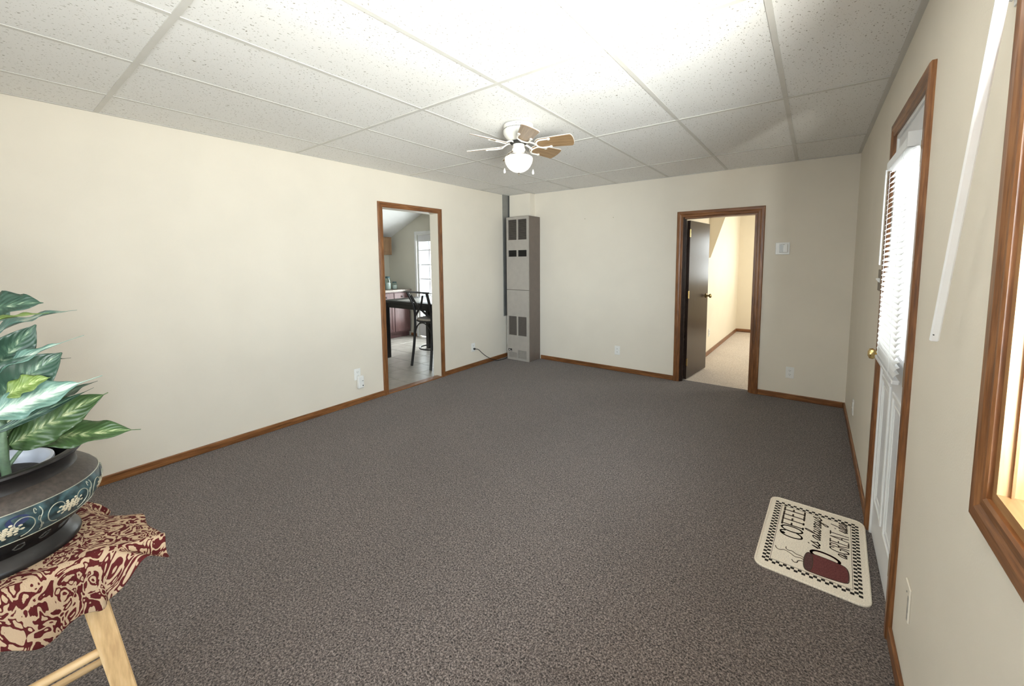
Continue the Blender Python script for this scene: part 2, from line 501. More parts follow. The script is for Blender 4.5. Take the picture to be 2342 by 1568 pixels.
# ------------------------------------------------------------------ mesh building
class MB:
    def __init__(s):
        s.v, s.f, s.uv = [], [], {}
    def add(s, vs, fs):
        k = len(s.v)
        s.v += [tuple(p) for p in vs]
        s.f += [tuple(i + k for i in f) for f in fs]
        return s
    def box(s, x0, x1, y0, y1, z0, z1):
        x0, x1 = min(x0, x1), max(x0, x1)
        y0, y1 = min(y0, y1), max(y0, y1)
        z0, z1 = min(z0, z1), max(z0, z1)
        vs = [(x, y, z) for z in (z0, z1) for y in (y0, y1) for x in (x0, x1)]
        return s.add(vs, [(0, 2, 3, 1), (4, 5, 7, 6), (0, 1, 5, 4), (2, 6, 7, 3), (0, 4, 6, 2), (1, 3, 7, 5)])
    def bar(s, p0, p1, ux, w, h, w1=None, h1=None):
        """square bar from p0 to p1; ux the direction of its width"""
        p0, p1 = Vector(p0), Vector(p1)
        d = (p1 - p0).normalized()
        ux = Vector(ux)
        ux = (ux - d * ux.dot(d)).normalized()
        uy = d.cross(ux)
        w1, h1 = w1 or w, h1 or h
        vs = []
        for p, a, b in ((p0, w, h), (p1, w1, h1)):
            vs += [p - ux * a / 2 - uy * b / 2, p + ux * a / 2 - uy * b / 2, p + ux * a / 2 + uy * b / 2, p - ux * a / 2 + uy * b / 2]
        return s.add(vs, [(3, 2, 1, 0), (4, 5, 6, 7), (0, 1, 5, 4), (1, 2, 6, 5), (2, 3, 7, 6), (3, 0, 4, 7)])
    def tube(s, pts, r, n=8, closed=False, flat=1.0):
        pts = [Vector(p) for p in pts]
        m = len(pts)
        rs = r if isinstance(r, (list, tuple)) else [r] * m
        rings = []
        prev = None
        for i, p in enumerate(pts):
            a = pts[(i - 1) % m] if (closed or i > 0) else p
            b = pts[(i + 1) % m] if (closed or i < m - 1) else p
            d = (b - a).normalized()
            if prev is None:
                t = Vector((0, 0, 1)) if abs(d.z) < 0.9 else Vector((1, 0, 0))
                n1 = d.cross(t).normalized()
            else:
                n1 = (prev - d * prev.dot(d)).normalized()
            prev = n1
            n2 = d.cross(n1)
            rings.append([p + (n1 * math.cos(2 * PI * k / n) + n2 * flat * math.sin(2 * PI * k / n)) * rs[i] for k in range(n)])
        vs = [q for rr in rings for q in rr]
        fs = []
        for i in range(m if closed else m - 1):
            j = (i + 1) % m
            for k in range(n):
                l = (k + 1) % n
                fs.append((i * n + k, i * n + l, j * n + l, j * n + k))
        if not closed:
            fs.append(tuple(reversed(range(n))))
            fs.append(tuple((m - 1) * n + k for k in range(n)))
        return s.add(vs, fs)
    def lathe(s, prof, c=(0, 0, 0), n=32, cap0=True, cap1=True, axis=2):
        vs, fs = [], []
        for r, z in prof:
            for k in range(n):
                a = 2 * PI * k / n
                p = [r * math.cos(a), r * math.sin(a), z]
                if axis == 0:
                    p = [p[2], p[0], p[1]]
                elif axis == 1:
                    p = [p[1], p[2], p[0]]
                vs.append((c[0] + p[0], c[1] + p[1], c[2] + p[2]))
        m = len(prof)
        for i in range(m - 1):
            for k in range(n):
                l = (k + 1) % n
                fs.append((i * n + k, i * n + l, (i + 1) * n + l, (i + 1) * n + k))
        if cap0:
            fs.append(tuple(reversed(range(n))))
        if cap1:
            fs.append(tuple((m - 1) * n + k for k in range(n)))
        return s.add(vs, fs)
    def prism(s, poly, o, ux, uy, uz, t):
        """polygon in the ux/uy plane at o, thickness t along uz"""
        o, ux, uy, uz = Vector(o), Vector(ux), Vector(uy), Vector(uz)
        n = len(poly)
        vs = [o + ux * a + uy * b for a, b in poly] + [o + ux * a + uy * b + uz * t for a, b in poly]
        fs = [tuple(reversed(range(n))), tuple(range(n, 2 * n))] + [(i, (i + 1) % n, n + (i + 1) % n, n + i) for i in range(n)]
        return s.add(vs, fs)
    def build(s, name, mat, parent=None, smooth=False, bevel=0.0, seg=1):
        off = origin(parent)
        me = bpy.data.meshes.new(name)
        me.from_pydata([(p[0] - off[0], p[1] - off[1], p[2] - off[2]) for p in s.v], [], s.f)
        bm = bmesh.new()
        bm.from_mesh(me)
        bmesh.ops.recalc_face_normals(bm, faces=bm.faces)
        if bevel:
            ed = [e for e in bm.edges if len(e.link_faces) == 2 and e.calc_face_angle(0) > 0.6]
            bmesh.ops.bevel(bm, geom=ed, offset=bevel, segments=seg, affect='EDGES', profile=0.5)
        bm.to_mesh(me)
        bm.free()
        if smooth:
            me.polygons.foreach_set('use_smooth', [True] * len(me.polygons))
            me.set_sharp_from_angle(angle=math.radians(40))
        me.materials.append(MATS[mat])
        o = bpy.data.objects.new(name, me)
        COL.objects.link(o)
        if parent:
            o.parent = parent
        return o

ORG = {}
def origin(o):
    if o is None:
        return (0, 0, 0)
    if o.name in ORG:
        return ORG[o.name]
    return origin(o.parent) if o.parent else (0, 0, 0)
def tag(o, label, cat=None, group=None, kind=None):
    o['label'] = label
    if cat:
        o['category'] = cat
    if group:
        o['group'] = group
    if kind:
        o['kind'] = kind
    return o
def thing(name, loc, label, cat, group=None, kind=None):
    o = bpy.data.objects.new(name, None)
    o.empty_display_size = 0.1
    o.location = loc
    COL.objects.link(o)
    ORG[o.name] = tuple(loc)
    return tag(o, label, cat, group, kind)
def struct(mb, name, mat, label, cat, **kw):
    return tag(mb.build(name, mat, **kw), label, cat, None, 'structure')
def dup(o, dloc, parent=None):
    c = o.copy()
    COL.objects.link(c)
    c.location = Vector(o.location) + Vector(dloc)
    if parent is not None:
        c.parent = parent
    for ch in [x for x in o.children]:
        d = ch.copy()
        COL.objects.link(d)
        d.parent = c
        for g in ch.children:
            e = g.copy()
            COL.objects.link(e)
            e.parent = d
    return c
def arc(c, ux, uy, r, a0, a1, n):
    c, ux, uy = Vector(c), Vector(ux), Vector(uy)
    return [c + ux * r * math.cos(a0 + (a1 - a0) * i / n) + uy * r * math.sin(a0 + (a1 - a0) * i / n) for i in range(n + 1)]
X, Y, Z3 = Vector((1, 0, 0)), Vector((0, 1, 0)), Vector((0, 0, 1))

# ================================================================== THE SETTING
# ---- floors
f = MB().box(0, W, YF, D, -0.03, 0).box(2.43, 3.16, D, D + 0.09, -0.03, 0).box(W, W + 0.02, 2.02, 2.725, -0.03, 0)
struct(f, 'floor', 'carpet', 'dark grey-brown speckled cut pile carpet of the empty living room', 'carpet')
struct(MB().box(2.2, 5.1, D + 0.09, 9.05, -0.03, -0.002), 'floor_back_room', 'carpet_beige', 'worn beige carpet seen through the far doorway', 'carpet')
kf = struct(MB().box(-3.4, -0.03, 1.1, 5.1, -0.05, -0.006), 'floor_kitchen', 'vinyl_grout', 'grey-beige tile floor of the kitchen seen through the left doorway', 'kitchen floor')
TS = 0.34
proto = None
for i in range(9):
    for j in range(11):
        x1 = -0.045 - i * TS
        y1 = 1.3 + j * TS
        if proto is None:
            proto = MB().box(-TS / 2 + .003, TS / 2 - .003, -TS / 2 + .003, TS / 2 - .003, -0.008, 0.0).build('floor_tile', 'vinyl_tile', kf, bevel=0.0015)
            t = proto
        else:
            t = proto.copy()
            COL.objects.link(t)
        t.location = (x1 - TS / 2, y1 + TS / 2, -0.002 + 0.0008 * random.random())
struct(MB().box(-0.085, 0.012, 2.60, 3.39, -0.01, 0.011), 'trim_1', 'oak_y', 'dark wood threshold strip across the kitchen doorway floor', 'threshold', bevel=0.004)

# ---- walls
LW0, LW1, LZ = 2.605, 3.385, 2.0          # doorway to the kitchen
BX0, BX1, BZ = 2.43, 3.16, 1.905          # doorway to the back room
RD0, RD1, RDZ = 2.02, 2.725, 2.02         # front door in the right wall
RW0, RW1, RWZ0, RWZ1 = -0.30, 1.125, 0.975, 1.97   # window in the right wall
w = MB().box(-0.14, 0, YF - .1, LW0, 0, 3.4).box(-0.14, 0, LW1, D + 0.24, 0, 3.4).box(-0.14, 0, LW0, LW1, LZ, 3.4)
struct(w, 'wall_left', 'wall_paint', 'long cream wall on the left with the kitchen doorway', 'wall')
w = MB().box(0, BX0, D, D + .1, 0, 2.55).box(BX1, 5.1, D, D + .1, 0, 2.55).box(BX0, BX1, D, D + .1, BZ, 2.55)
struct(w, 'wall_back', 'wall_paint', 'cream far wall holding the thermostat and an open doorway', 'wall')
w = MB()
w.box(W, W + .14, RD1, D, 0, 2.55).box(W, W + .14, RW1, RD0, 0, 2.55).box(W, W + .14, RD0, RD1, RDZ, 2.55)
w.box(W, W + .14, RW0, RW1, 0, RWZ0).box(W, W + .14, RW0, RW1, RWZ1, 2.55).box(W, W + .14, YF - .1, RW0, 0, 2.55)
struct(w, 'wall_right', 'wall_paint', 'cream wall on the right with the white front door and the window', 'wall')
w = MB().box(0, 1.9, YF - .1, YF, 0, 2.55).box(3.75, W, YF - .1, YF, 0, 2.55).box(1.9, 3.75, YF - .1, YF, 0, 0.8).box(1.9, 3.75, YF - .1, YF, 2.0, 2.55)
struct(w, 'wall_front', 'wall_paint', 'cream wall with an added window behind the photographer', 'wall')
wf = thing('window_added', (2.8, YF - .05, 0.8), 'unseen window added for fill light in the wall behind the photographer', 'window', kind='structure')  # made-up opening that lets the rear fill light in
wf['kind'] = 'structure'
for a, b_ in ((1.9, 1.95), (2.80, 2.85), (3.70, 3.75)):
    MB().box(a, b_, YF - .08, YF - .03, 0.8, 2.0).build('sash', 'white_trim', wf)
for a, b_ in ((0.8, 0.85), (1.95, 2.0)):
    MB().box(1.95, 3.70, YF - .08, YF - .03, a, b_).build('sash', 'white_trim', wf)
MB().box(1.95, 3.70, YF - .058, YF - .054, 0.85, 1.95).build('pane', 'glass', wf)

# kitchen shell
KY = 5.03
KD0, KD1, KDZ = -2.36, -1.46, 1.925       # glazed kitchen door
w = MB().box(-3.4, KD0, KY, KY + .1, 0, 3.4).box(KD1, -0.14, KY, KY + .1, 0, 3.4).box(KD0, KD1, KY, KY + .1, KDZ, 3.4)
struct(w, 'wall_kitchen_end', 'kitchen_paint', 'greenish cream kitchen end wall seen through the left doorway', 'wall')
struct(MB().box(-3.4, -3.22, 1.1, KY, 0, 3.4), 'wall_kitchen_side', 'kitchen_paint', 'kitchen side wall carrying the cabinets', 'wall')
struct(MB().box(-3.4, -0.14, 1.0, 1.1, 0, 3.4), 'wall_kitchen_near', 'kitchen_paint', 'kitchen wall nearest the living room window side', 'wall')
c = MB().prism([(-3.4, 1.80), (-0.14, 3.155), (-0.14, 3.255), (-3.4, 1.90)], (0, 1.0, 0), X, Z3, Y, 4.2)
struct(c, 'ceiling_kitchen', 'white_trim', 'sloping white kitchen ceiling seen through the left doorway', 'ceiling')
kd = thing('door_3', (KD0, KY, 0), 'white kitchen outside door glazed with small panes, glowing with daylight', 'door', kind='structure')
MB().box(KD0 - .05, KD0, KY - .018, KY, 0, KDZ + .06).build('casing', 'white_trim', kd, bevel=.003)
MB().box(KD1, KD1 + .075, KY - .018, KY, 0, KDZ + .06).build('casing', 'white_trim', kd, bevel=.003)
MB().box(KD0, KD1, KY - .018, KY, KDZ, KDZ + .06).build('casing', 'white_trim', kd, bevel=.003)
MB().box(KD0, KD0 + .035, KY + .02, KY + .06, 0.02, KDZ).build('stile', 'door_white', kd)
MB().box(KD1 - .035, KD1, KY + .02, KY + .06, 0.02, KDZ).build('stile', 'door_white', kd)
MB().box(KD0 + .035, KD1 - .035, KY + .02, KY + .06, 0.02, 0.30).build('rail', 'door_white', kd)
MB().box(KD0 + .035, KD1 - .035, KY + .02, KY + .06, KDZ - .13, KDZ).build('rail', 'door_white', kd)
for k in range(1, 3):
    xm = KD0 + .035 + k * (KD1 - KD0 - .07) / 3
    MB().box(xm - .008, xm + .008, KY + .025, KY + .055, 0.30, KDZ - .13).build('muntin', 'door_white', kd)
for k in range(1, 6):
    zm = 0.30 + k * (KDZ - .43) / 5.6
    MB().box(KD0 + .035, KD1 - .035, KY + .027, KY + .053, zm - .008, zm + .008).build('muntin', 'door_white', kd)
MB().box(KD0 + .035, KD1 - .035, KY + .038, KY + .042, 0.30, KDZ - .13).build('pane', 'glass', kd)
struct(MB().box(-2.585, KD0 - .05, KY - .014, KY, 0, 0.055), 'baseboard_kitchen', 'oak_x', 'short oak baseboard beside the kitchen cabinets', 'baseboard', bevel=.003)

# back room shell
w = MB().prism([(2.20, D + .1), (2.395, D + .1), (2.462, 8.95), (2.20, 8.95)], (0, 0, 0), X, Y, Z3, 2.55)
struct(w, 'wall_back_room_left', 'room2_paint', 'sunlit cream wall running away inside the back room', 'wall')
w = MB().box(2.2, 3.05, 8.95, 9.05, 0, 2.55).box(3.95, 5.1, 8.95, 9.05, 0, 2.55).box(3.05, 3.95, 8.95, 9.05, 0, .95).box(3.05, 3.95, 8.95, 9.05, 1.95, 2.55)
struct(w, 'wall_back_room_end', 'room2_paint', 'cream end wall of the back room', 'wall')
w = MB().box(5.0, 5.1, D + .1, 6.2, 0, 2.55).box(5.0, 5.1, 7.8, 8.95, 0, 2.55).box(5.0, 5.1, 6.2, 7.8, 0, .85).box(5.0, 5.1, 6.2, 7.8, 2.0, 2.55)
struct(w, 'wall_back_room_right', 'room2_paint', 'back room wall with its window, hidden behind the far wall', 'wall')
struct(MB().box(2.2, 5.1, D, 9.05, 2.46, 2.56), 'ceiling_back_room', 'white_trim', 'white ceiling of the back room', 'ceiling')
wr = thing('window_3', (5.0, 7.0, .85), 'back room side window, out of view behind the far wall', 'window', kind='structure')
for a, b_ in ((6.2, 6.25), (6.975, 7.025), (7.75, 7.8)):
    MB().box(5.03, 5.07, a, b_, .85, 2.0).build('sash', 'white_trim', wr)
for a, b_ in ((.85, .90), (1.95, 2.0)):
    MB().box(5.03, 5.07, 6.25, 7.75, a, b_).build('sash', 'white_trim', wr)
MB().box(5.048, 5.052, 6.25, 7.75, .90, 1.95).build('pane', 'glass', wr)
we = thing('window_4', (3.5, 8.95, .95), 'back room end window, hidden behind the right side of the far doorway', 'window', kind='structure')
for a, b_ in ((3.05, 3.09), (3.91, 3.95)):
    MB().box(a, b_, 8.98, 9.02, .95, 1.95).build('sash', 'white_trim', we)
for a, b_ in ((.95, .99), (1.43, 1.47), (1.91, 1.95)):
    MB().box(3.09, 3.91, 8.98, 9.02, a, b_).build('sash', 'white_trim', we)
MB().box(3.09, 3.91, 8.998, 9.002, .99, 1.91).build('pane', 'glass', we)
bl = MB().prism([(2.395, D + .1), (2.410, D + .1), (2.477, 8.95), (2.462, 8.95)], (0, 0, 0), X, Y, Z3, 0.06)
struct(bl, 'baseboard_back_room', 'oak_y', 'oak baseboard along the sunlit wall of the back room', 'baseboard')
struct(MB().box(2.47, 5.0, 8.936, 8.95, 0, 0.06), 'baseboard_back_room_end', 'oak_x', 'oak baseboard along the end wall of the back room', 'baseboard', bevel=.003)
# sloping bulkhead on the back room wall (its lower edge climbs away from the door)
wx = lambda y: 2.395 + 0.067 * (y - D - .1) / (8.95 - D - .1)
vs = [(wx(6.35) - .01, 6.35, 1.45), (wx(7.45) - .01, 7.45, 2.08), (wx(7.95) - .01, 7.95, 2.46), (wx(6.35) - .01, 6.35, 2.46),
      (wx(6.35) + .03, 6.35, 1.45), (wx(6.35) + .34, 6.35, 2.46), (wx(7.95) + .02, 7.95, 2.46)]
sb = MB().add(vs, [(0, 1, 2, 3), (0, 4, 1), (4, 5, 6, 1), (1, 6, 2), (0, 3, 5, 4), (3, 2, 6, 5)])
struct(sb, 'trim_7', 'room2_paint', 'cream sloping bulkhead high on the sunlit back room wall', 'bulkhead')

# outside ground
struct(MB().box(-14, 18, -14, 22, -0.50, -0.40), 'ground', 'ground_gravel', 'pale gravel ground outside the windows', 'ground')

# ---- suspended ceiling: slab, boards, tees
ceil = struct(MB().box(-0.02, W + .02, YF - .02, D + .02, H + 0.06, H + 0.10), 'ceiling', 'tee_white', 'white suspended ceiling of speckled boards in a metal grid', 'ceiling')
gx = [0.0] + [0.4206 + 0.6096 * i for i in range(6)] + [W]
gy = [YF, -0.68, 0.5376, 1.7526, 2.952, 4.159, D]
for i in range(len(gx) - 1):
    for j in range(len(gy) - 1):
        dz = random.uniform(0, 0.0016)
        t = MB().box(gx[i] + .005, gx[i + 1] - .005, gy[j] + .005, gy[j + 1] - .005, H + 0.003 + dz, H + 0.020 + dz).build('ceiling_tile', 'ceiling_board', ceil)
for x in gx[1:-1]:
    for j in range(len(gy) - 1):
        MB().box(x - .0115, x + .0115, gy[j] + .0125, gy[j + 1] - .0125, H - .0005, H + .0025).box(x - .001, x + .001, gy[j] + .01, gy[j + 1] - .01, H + .0025, H + .03).build('cross_tee', 'tee_white', ceil)
for y in gy[1:-1]:
    MB().box(0, W, y - .0125, y + .0125, H - .0012, H + .0025).box(0, W, y - .001, y + .001, H + .0025, H + .03).build('main_tee', 'tee_white', ceil)
MB().box(W - .022, W, YF, D, H - .001, H + .0025).box(W - .002, W, YF, D, H, H + .022).build('wall_angle', 'tee_white', ceil)
MB().box(0, .020, YF, D, H - .001, H + .0025).build('wall_angle', 'tee_white', ceil)
MB().box(0.02, W - .022, D - .020, D, H - .001, H + .0025).build('wall_angle', 'tee_white', ceil)

# ---- baseboards
def base(name, x0, x1, y0, y1, mat, label):
    struct(MB().box(x0, x1, y0, y1, 0, 0.058), name, mat, label, 'baseboard', bevel=.005, seg=2)
base('baseboard_left', 0, .013, YF, 2.55, 'oak_y', 'long oak baseboard on the left wall before the kitchen doorway')
base('baseboard_left_far', 0, .013, 3.44, 4.86, 'oak_y', 'short oak baseboard on the left wall between kitchen doorway and heater')
base('baseboard_back', 0.50, 2.362, D - .013, D, 'oak_x', 'oak baseboard on the far wall between heater and doorway')
base('baseboard_back_right', 3.225, W - .013, D - .013, D, 'oak_x', 'short oak baseboard on the far wall below the thermostat')
base('baseboard_right', W - .013, W, 2.79, D, 'oak_y', 'oak baseboard on the right wall beyond the front door')
base('baseboard_right_near', W - .013, W, YF, 1.955, 'oak_y', 'oak baseboard on the right wall below the window')

# ---- casings (moulded boards, mitred)
def casing(name, label, o, ux, uy, un, a0, a1, zt, wd, t=0.018, floor=0.0, mats=('oak_z', 'oak_x'), bottom=None):
    """opening a0..a1 along ux; wall face at o; un points into the room"""
    r = thing(name, tuple(Vector(o) + Vector(ux) * a0), label, 'door frame' if bottom is None else 'window frame', kind='structure')
    prof = [(0, 0), (0.0, t * .62), (wd * .10, t * .8), (wd * .35, t * .72), (wd * .55, t), (wd * .9, t), (wd, t * .7), (wd, 0)]
    o, ux, uy, un = Vector(o), Vector(ux), Vector(uy), Vector(un)
    def board(pa, pb, outward, along, ma, mb_, mat):
        # pa..pb inner edge, outward direction in the wall plane, mitre flags extend the outer edge
        n = len(prof)
        vs = [pa + outward * q + un * h - along * (q if ma else 0) for q, h in prof] + [pb + outward * q + un * h + along * (q if mb_ else 0) for q, h in prof]
        fs = [tuple(range(n)), tuple(range(2 * n - 1, n - 1, -1))] + [(i, (i + 1) % n, n + (i + 1) % n, n + i) for i in range(n)]
        MB().add(vs, fs).build('casing_board', mat, r)
    zb = floor if bottom is None else bottom
    P = lambda a, z: o + ux * a + uy * z
    board(P(a0, zb), P(a0, zt), -ux, uy, bottom is not None, True, mats[0])
    board(P(a1, zb), P(a1, zt), ux, uy, bottom is not None, True, mats[0])
    board(P(a0, zt), P(a1, zt), uy, ux, True, True, mats[1])
    if bottom is not None:
        board(P(a0, zb), P(a1, zb), -uy, ux, True, True, mats[1])
    return r
casing('trim_2', 'oak casing around the kitchen doorway in the left wall', (0, 0, 0), Y, Z3, X, LW0, LW1, LZ, 0.056, mats=('oak_z', 'oak_y'))
casing('trim_3', 'oak casing around the open doorway in the far wall', (0, D, 0), X, Z3, -Y, BX0, BX1, BZ, 0.066, mats=('oak_z', 'oak_x'))
casing('trim_4', 'oak casing around the white front door', (W, 0, 0), Y, Z3, -X, RD0, RD1, RDZ, 0.066, mats=('oak_z', 'oak_y'))
casing('trim_5', 'oak casing around the window at the right edge of the picture', (W, 0, 0), Y, Z3, -X, RW0, RW1, RWZ1, 0.068, mats=('oak_z', 'oak_y'), bottom=RWZ0)

# oak jamb lining in the back room doorway, hinge side darkened as shade
jb = thing('trim_6', (BX0, D, 0), 'oak jamb lining of the far doorway, hinge side coloured dark for shade', 'door frame', kind='structure')
MB().box(BX0 - .001, BX0 + .016, D, D + .10, 0, BZ).build('jamb', 'door_brown', jb)  # dark brown stands for the shade in the hinge gap
MB().box(BX1 - .016, BX1 + .001, D, D + .10, 0, BZ).build('jamb', 'oak_z', jb)
MB().box(BX0 + .016, BX1 - .016, D, D + .10, BZ - .016, BZ).build('jamb', 'oak_x', jb)
MB().box(BX0 + .016, BX0 + .028, D + .02, D + .055, 0, BZ - .016).build('door_stop', 'door_brown', jb)  # same dark colour, gap shade put into the stop
MB().box(BX1 - .026, BX1 - .016, D + .02, D + .055, 0, BZ - .016).build('door_stop', 'oak_z', jb)

# ---- right window: pine box, sash, glass
wn = thing('window_1', (W, RW1, RWZ0), 'pine-lined window at the right edge beside the photographer', 'window', kind='structure')
MB().box(W - .004, W + .20, RW1 - .019, RW1 + .001, RWZ0 + .02, RWZ1).build('jamb', 'pine_z', wn)
MB().box(W - .004, W + .20, RW0 - .001, RW0 + .019, RWZ0 + .02, RWZ1).build('jamb', 'pine_z', wn)
MB().box(W - .004, W + .20, RW0, RW1, RWZ0 - .001, RWZ0 + .02).build('sill', 'pine_y', wn)
MB().box(W - .004, W + .20, RW0, RW1, RWZ1 - .02, RWZ1 + .001).build('head', 'pine_y', wn)
MB().box(W + .012, W + .016, RW1 - .026, RW1 - .0185, RWZ0 + .02, RWZ1 - .02).build('reveal_strip', 'oak_z', wn)
for z0, z1 in ((RWZ0 + .02, RWZ0 + .065), (1.45, 1.50), (RWZ1 - .065, RWZ1 - .02)):
    MB().box(W + .15, W + .19, RW0 + .02, RW1 - .02, z0, z1).build('sash_rail', 'white_trim', wn)
for y0, y1 in ((RW0 + .019, RW0 + .06), (RW1 - .06, RW1 - .019)):
    MB().box(W + .15, W + .19, y0, y1, RWZ0 + .06, RWZ1 - .06).build('sash_stile', 'white_trim', wn)
MB().box(W + .168, W + .172, RW0 + .05, RW1 - .05, RWZ0 + .05, RWZ1 - .05).build('pane', 'glass', wn)

# ---- white front door with half light and raised mouldings
fd = thing('door_1', (W, RD0, 0), 'white panelled front door with a glazed upper half behind the blind', 'door', kind='structure')
GX0, GX1, GZ0, GZ1 = 2.10, 2.64, 1.04, 1.84
s0, s1 = W + .006, W + .046
d_ = MB().box(s0, s1, RD0 + .018, GX0, .012, RDZ - .018).box(s0, s1, GX1, RD1 - .018, .012, RDZ - .018)
d_.box(s0, s1, GX0, GX1, .012, GZ0).box(s0, s1, GX0, GX1, GZ1, RDZ - .018)
d_.build('slab', 'door_white', fd)
for a, b_ in ((RD0, RD0 + .018), (RD1 - .018, RD1)):
    MB().box(W - .002, W + .14, a, b_, 0, RDZ).build('jamb', 'white_trim', fd)
MB().box(W - .002, W + .14, RD0 + .018, RD1 - .018, RDZ - .018, RDZ).build('jamb', 'white_trim', fd)
MB().box(W + .02, W + .14, RD0 + .018, RD1 - .018, 0.0, 0.012).build('sill', 'sheet_metal', fd)
def frame_yz(y0, y1, z0, z1, wd, pr, name, mat, par, x=s0):
    mb = MB()
    for a, b_, c_, e in ((y0, y0 + wd, z0, z1), (y1 - wd, y1, z0, z1), (y0 + wd, y1 - wd, z0, z0 + wd), (y0 + wd, y1 - wd, z1 - wd, z1)):
        mb.box(x - pr, x + .002, a, b_, c_, e)
    return mb.build(name, mat, par, bevel=.003)
frame_yz(GX0 - .03, GX1 + .03, GZ0 - .03, GZ1 + .03, .032, .012, 'glass_frame', 'door_white', fd)
for a, b_ in ((2.09, 2.335), (2.405, 2.655)):
    frame_yz(a, b_, .20, .86, .022, .007, 'panel_moulding', 'white_trim', fd)
    frame_yz(a + .045, b_ - .045, .245, .815, .012, .004, 'panel_moulding', 'white_trim', fd)
MB().box(s0 + .018, s0 + .022, GX0, GX1, GZ0, GZ1).build('pane', 'glass', fd)
kb = MB().lathe([(.028, 0), (.028, -.006), (.012, -.010), (.011, -.030), (.020, -.036), (.027, -.048), (.025, -.060), (.012, -.066)], (s0, 2.655, .957), 20, axis=0).build('knob', 'brass', fd, smooth=True)
kb['label'] = 'polished brass knob'
MB().lathe([(.026, 0), (.026, -.008), (.020, -.016), (.006, -.016)], (s0, 2.655, 1.10), 20, axis=0).build('deadbolt', 'brass', fd, smooth=True)
for z in (.25, 1.0, 1.8):
    MB().tube([(W - .006, RD0 + .012, z - .045), (W - .006, RD0 + .012, z + .045)], .007, 10).build('hinge', 'brass_dark', fd)

# ---- dark brown flush door, standing open into the back room
th = math.radians(6.0)
hx, hy = BX0 + .058, D + .085
du, dn = Vector((math.sin(th), math.cos(th), 0)), Vector((math.cos(th), -math.sin(th), 0))   # along the leaf, out of its visible face
bd = thing('door_2', (hx, hy, 0), 'dark brown flush door standing open into the back room', 'door', kind='structure')
LEN, LH = 0.70, BZ - .03
def slab(u0, u1, n0, n1, z0, z1):
    o = Vector((hx, hy, 0))
    return MB().prism([(u0, n0), (u1, n0), (u1, n1), (u0, n1)], o + Vector((0, 0, z0)), du, dn, Z3, z1 - z0)
slab(0.0, LEN, -.037, -.002, .012, LH).build('leaf', 'door_brown', bd, bevel=.002)
for z in (.22, 1.02, 1.73):
    slab(-.012, .022, -.003, .001, z - .042, z + .042).build('hinge', 'brass', bd)
    p = Vector((hx, hy, z)) + dn * .004 - du * .004
    MB().tube([p - Z3 * .045, p + Z3 * .045], .006, 10).build('hinge_pin', 'brass', bd)
p = Vector((hx, hy, .965)) + du * (LEN - .065)
def round_along(p, d, prof, n=18):
    mb = MB()
    d = d.normalized()
    t = Z3
    a = d.cross(t).normalized()
    vs, fs = [], []
    for r, h in prof:
        for k in range(n):
            an = 2 * PI * k / n
            vs.append(p + d * h + (a * math.cos(an) + t * math.sin(an)) * r)
    for i in range(len(prof) - 1):
        for k in range(n):
            l = (k + 1) % n
            fs.append((i * n + k, i * n + l, (i + 1) * n + l, (i + 1) * n + k))
    fs += [tuple(range(n)), tuple(range((len(prof) - 1) * n, len(prof) * n))]
    return mb.add(vs, fs)
kb = round_along(p, dn, [(.030, -.002), (.030, .005), (.012, .010), (.011, .030), (.020, .036), (.027, .046), (.025, .058), (.010, .064)]).build('knob', 'brass_dark', bd, smooth=True)
kb['label'] = 'dull brass knob'

# ================================================================== THINGS
def local_thing(name, loc, rz, label, cat, group=None):
    o = thing(name, loc, label, cat, group)
    o.rotation_euler = (0, 0, rz)
    ORG[o.name] = (0, 0, 0)
    return o
def holed(mb, x0, x1, z0, z1, y0, y1, holes):
    """flat board in x/z with rectangular holes"""
    xs = sorted({x0, x1, *[h[0] for h in holes], *[h[1] for h in holes]})
    zs = sorted({z0, z1, *[h[2] for h in holes], *[h[3] for h in holes]})
    for i in range(len(xs) - 1):
        for j in range(len(zs) - 1):
            cx, cz = (xs[i] + xs[i + 1]) / 2, (zs[j] + zs[j + 1]) / 2
            if xs[i] >= x0 and xs[i + 1] <= x1 and zs[j] >= z0 and zs[j + 1] <= z1 and not any(h[0] < cx < h[1] and h[2] < cz < h[3] for h in holes):
                mb.box(xs[i], xs[i + 1], y0, y1, zs[j], zs[j + 1])
    return mb

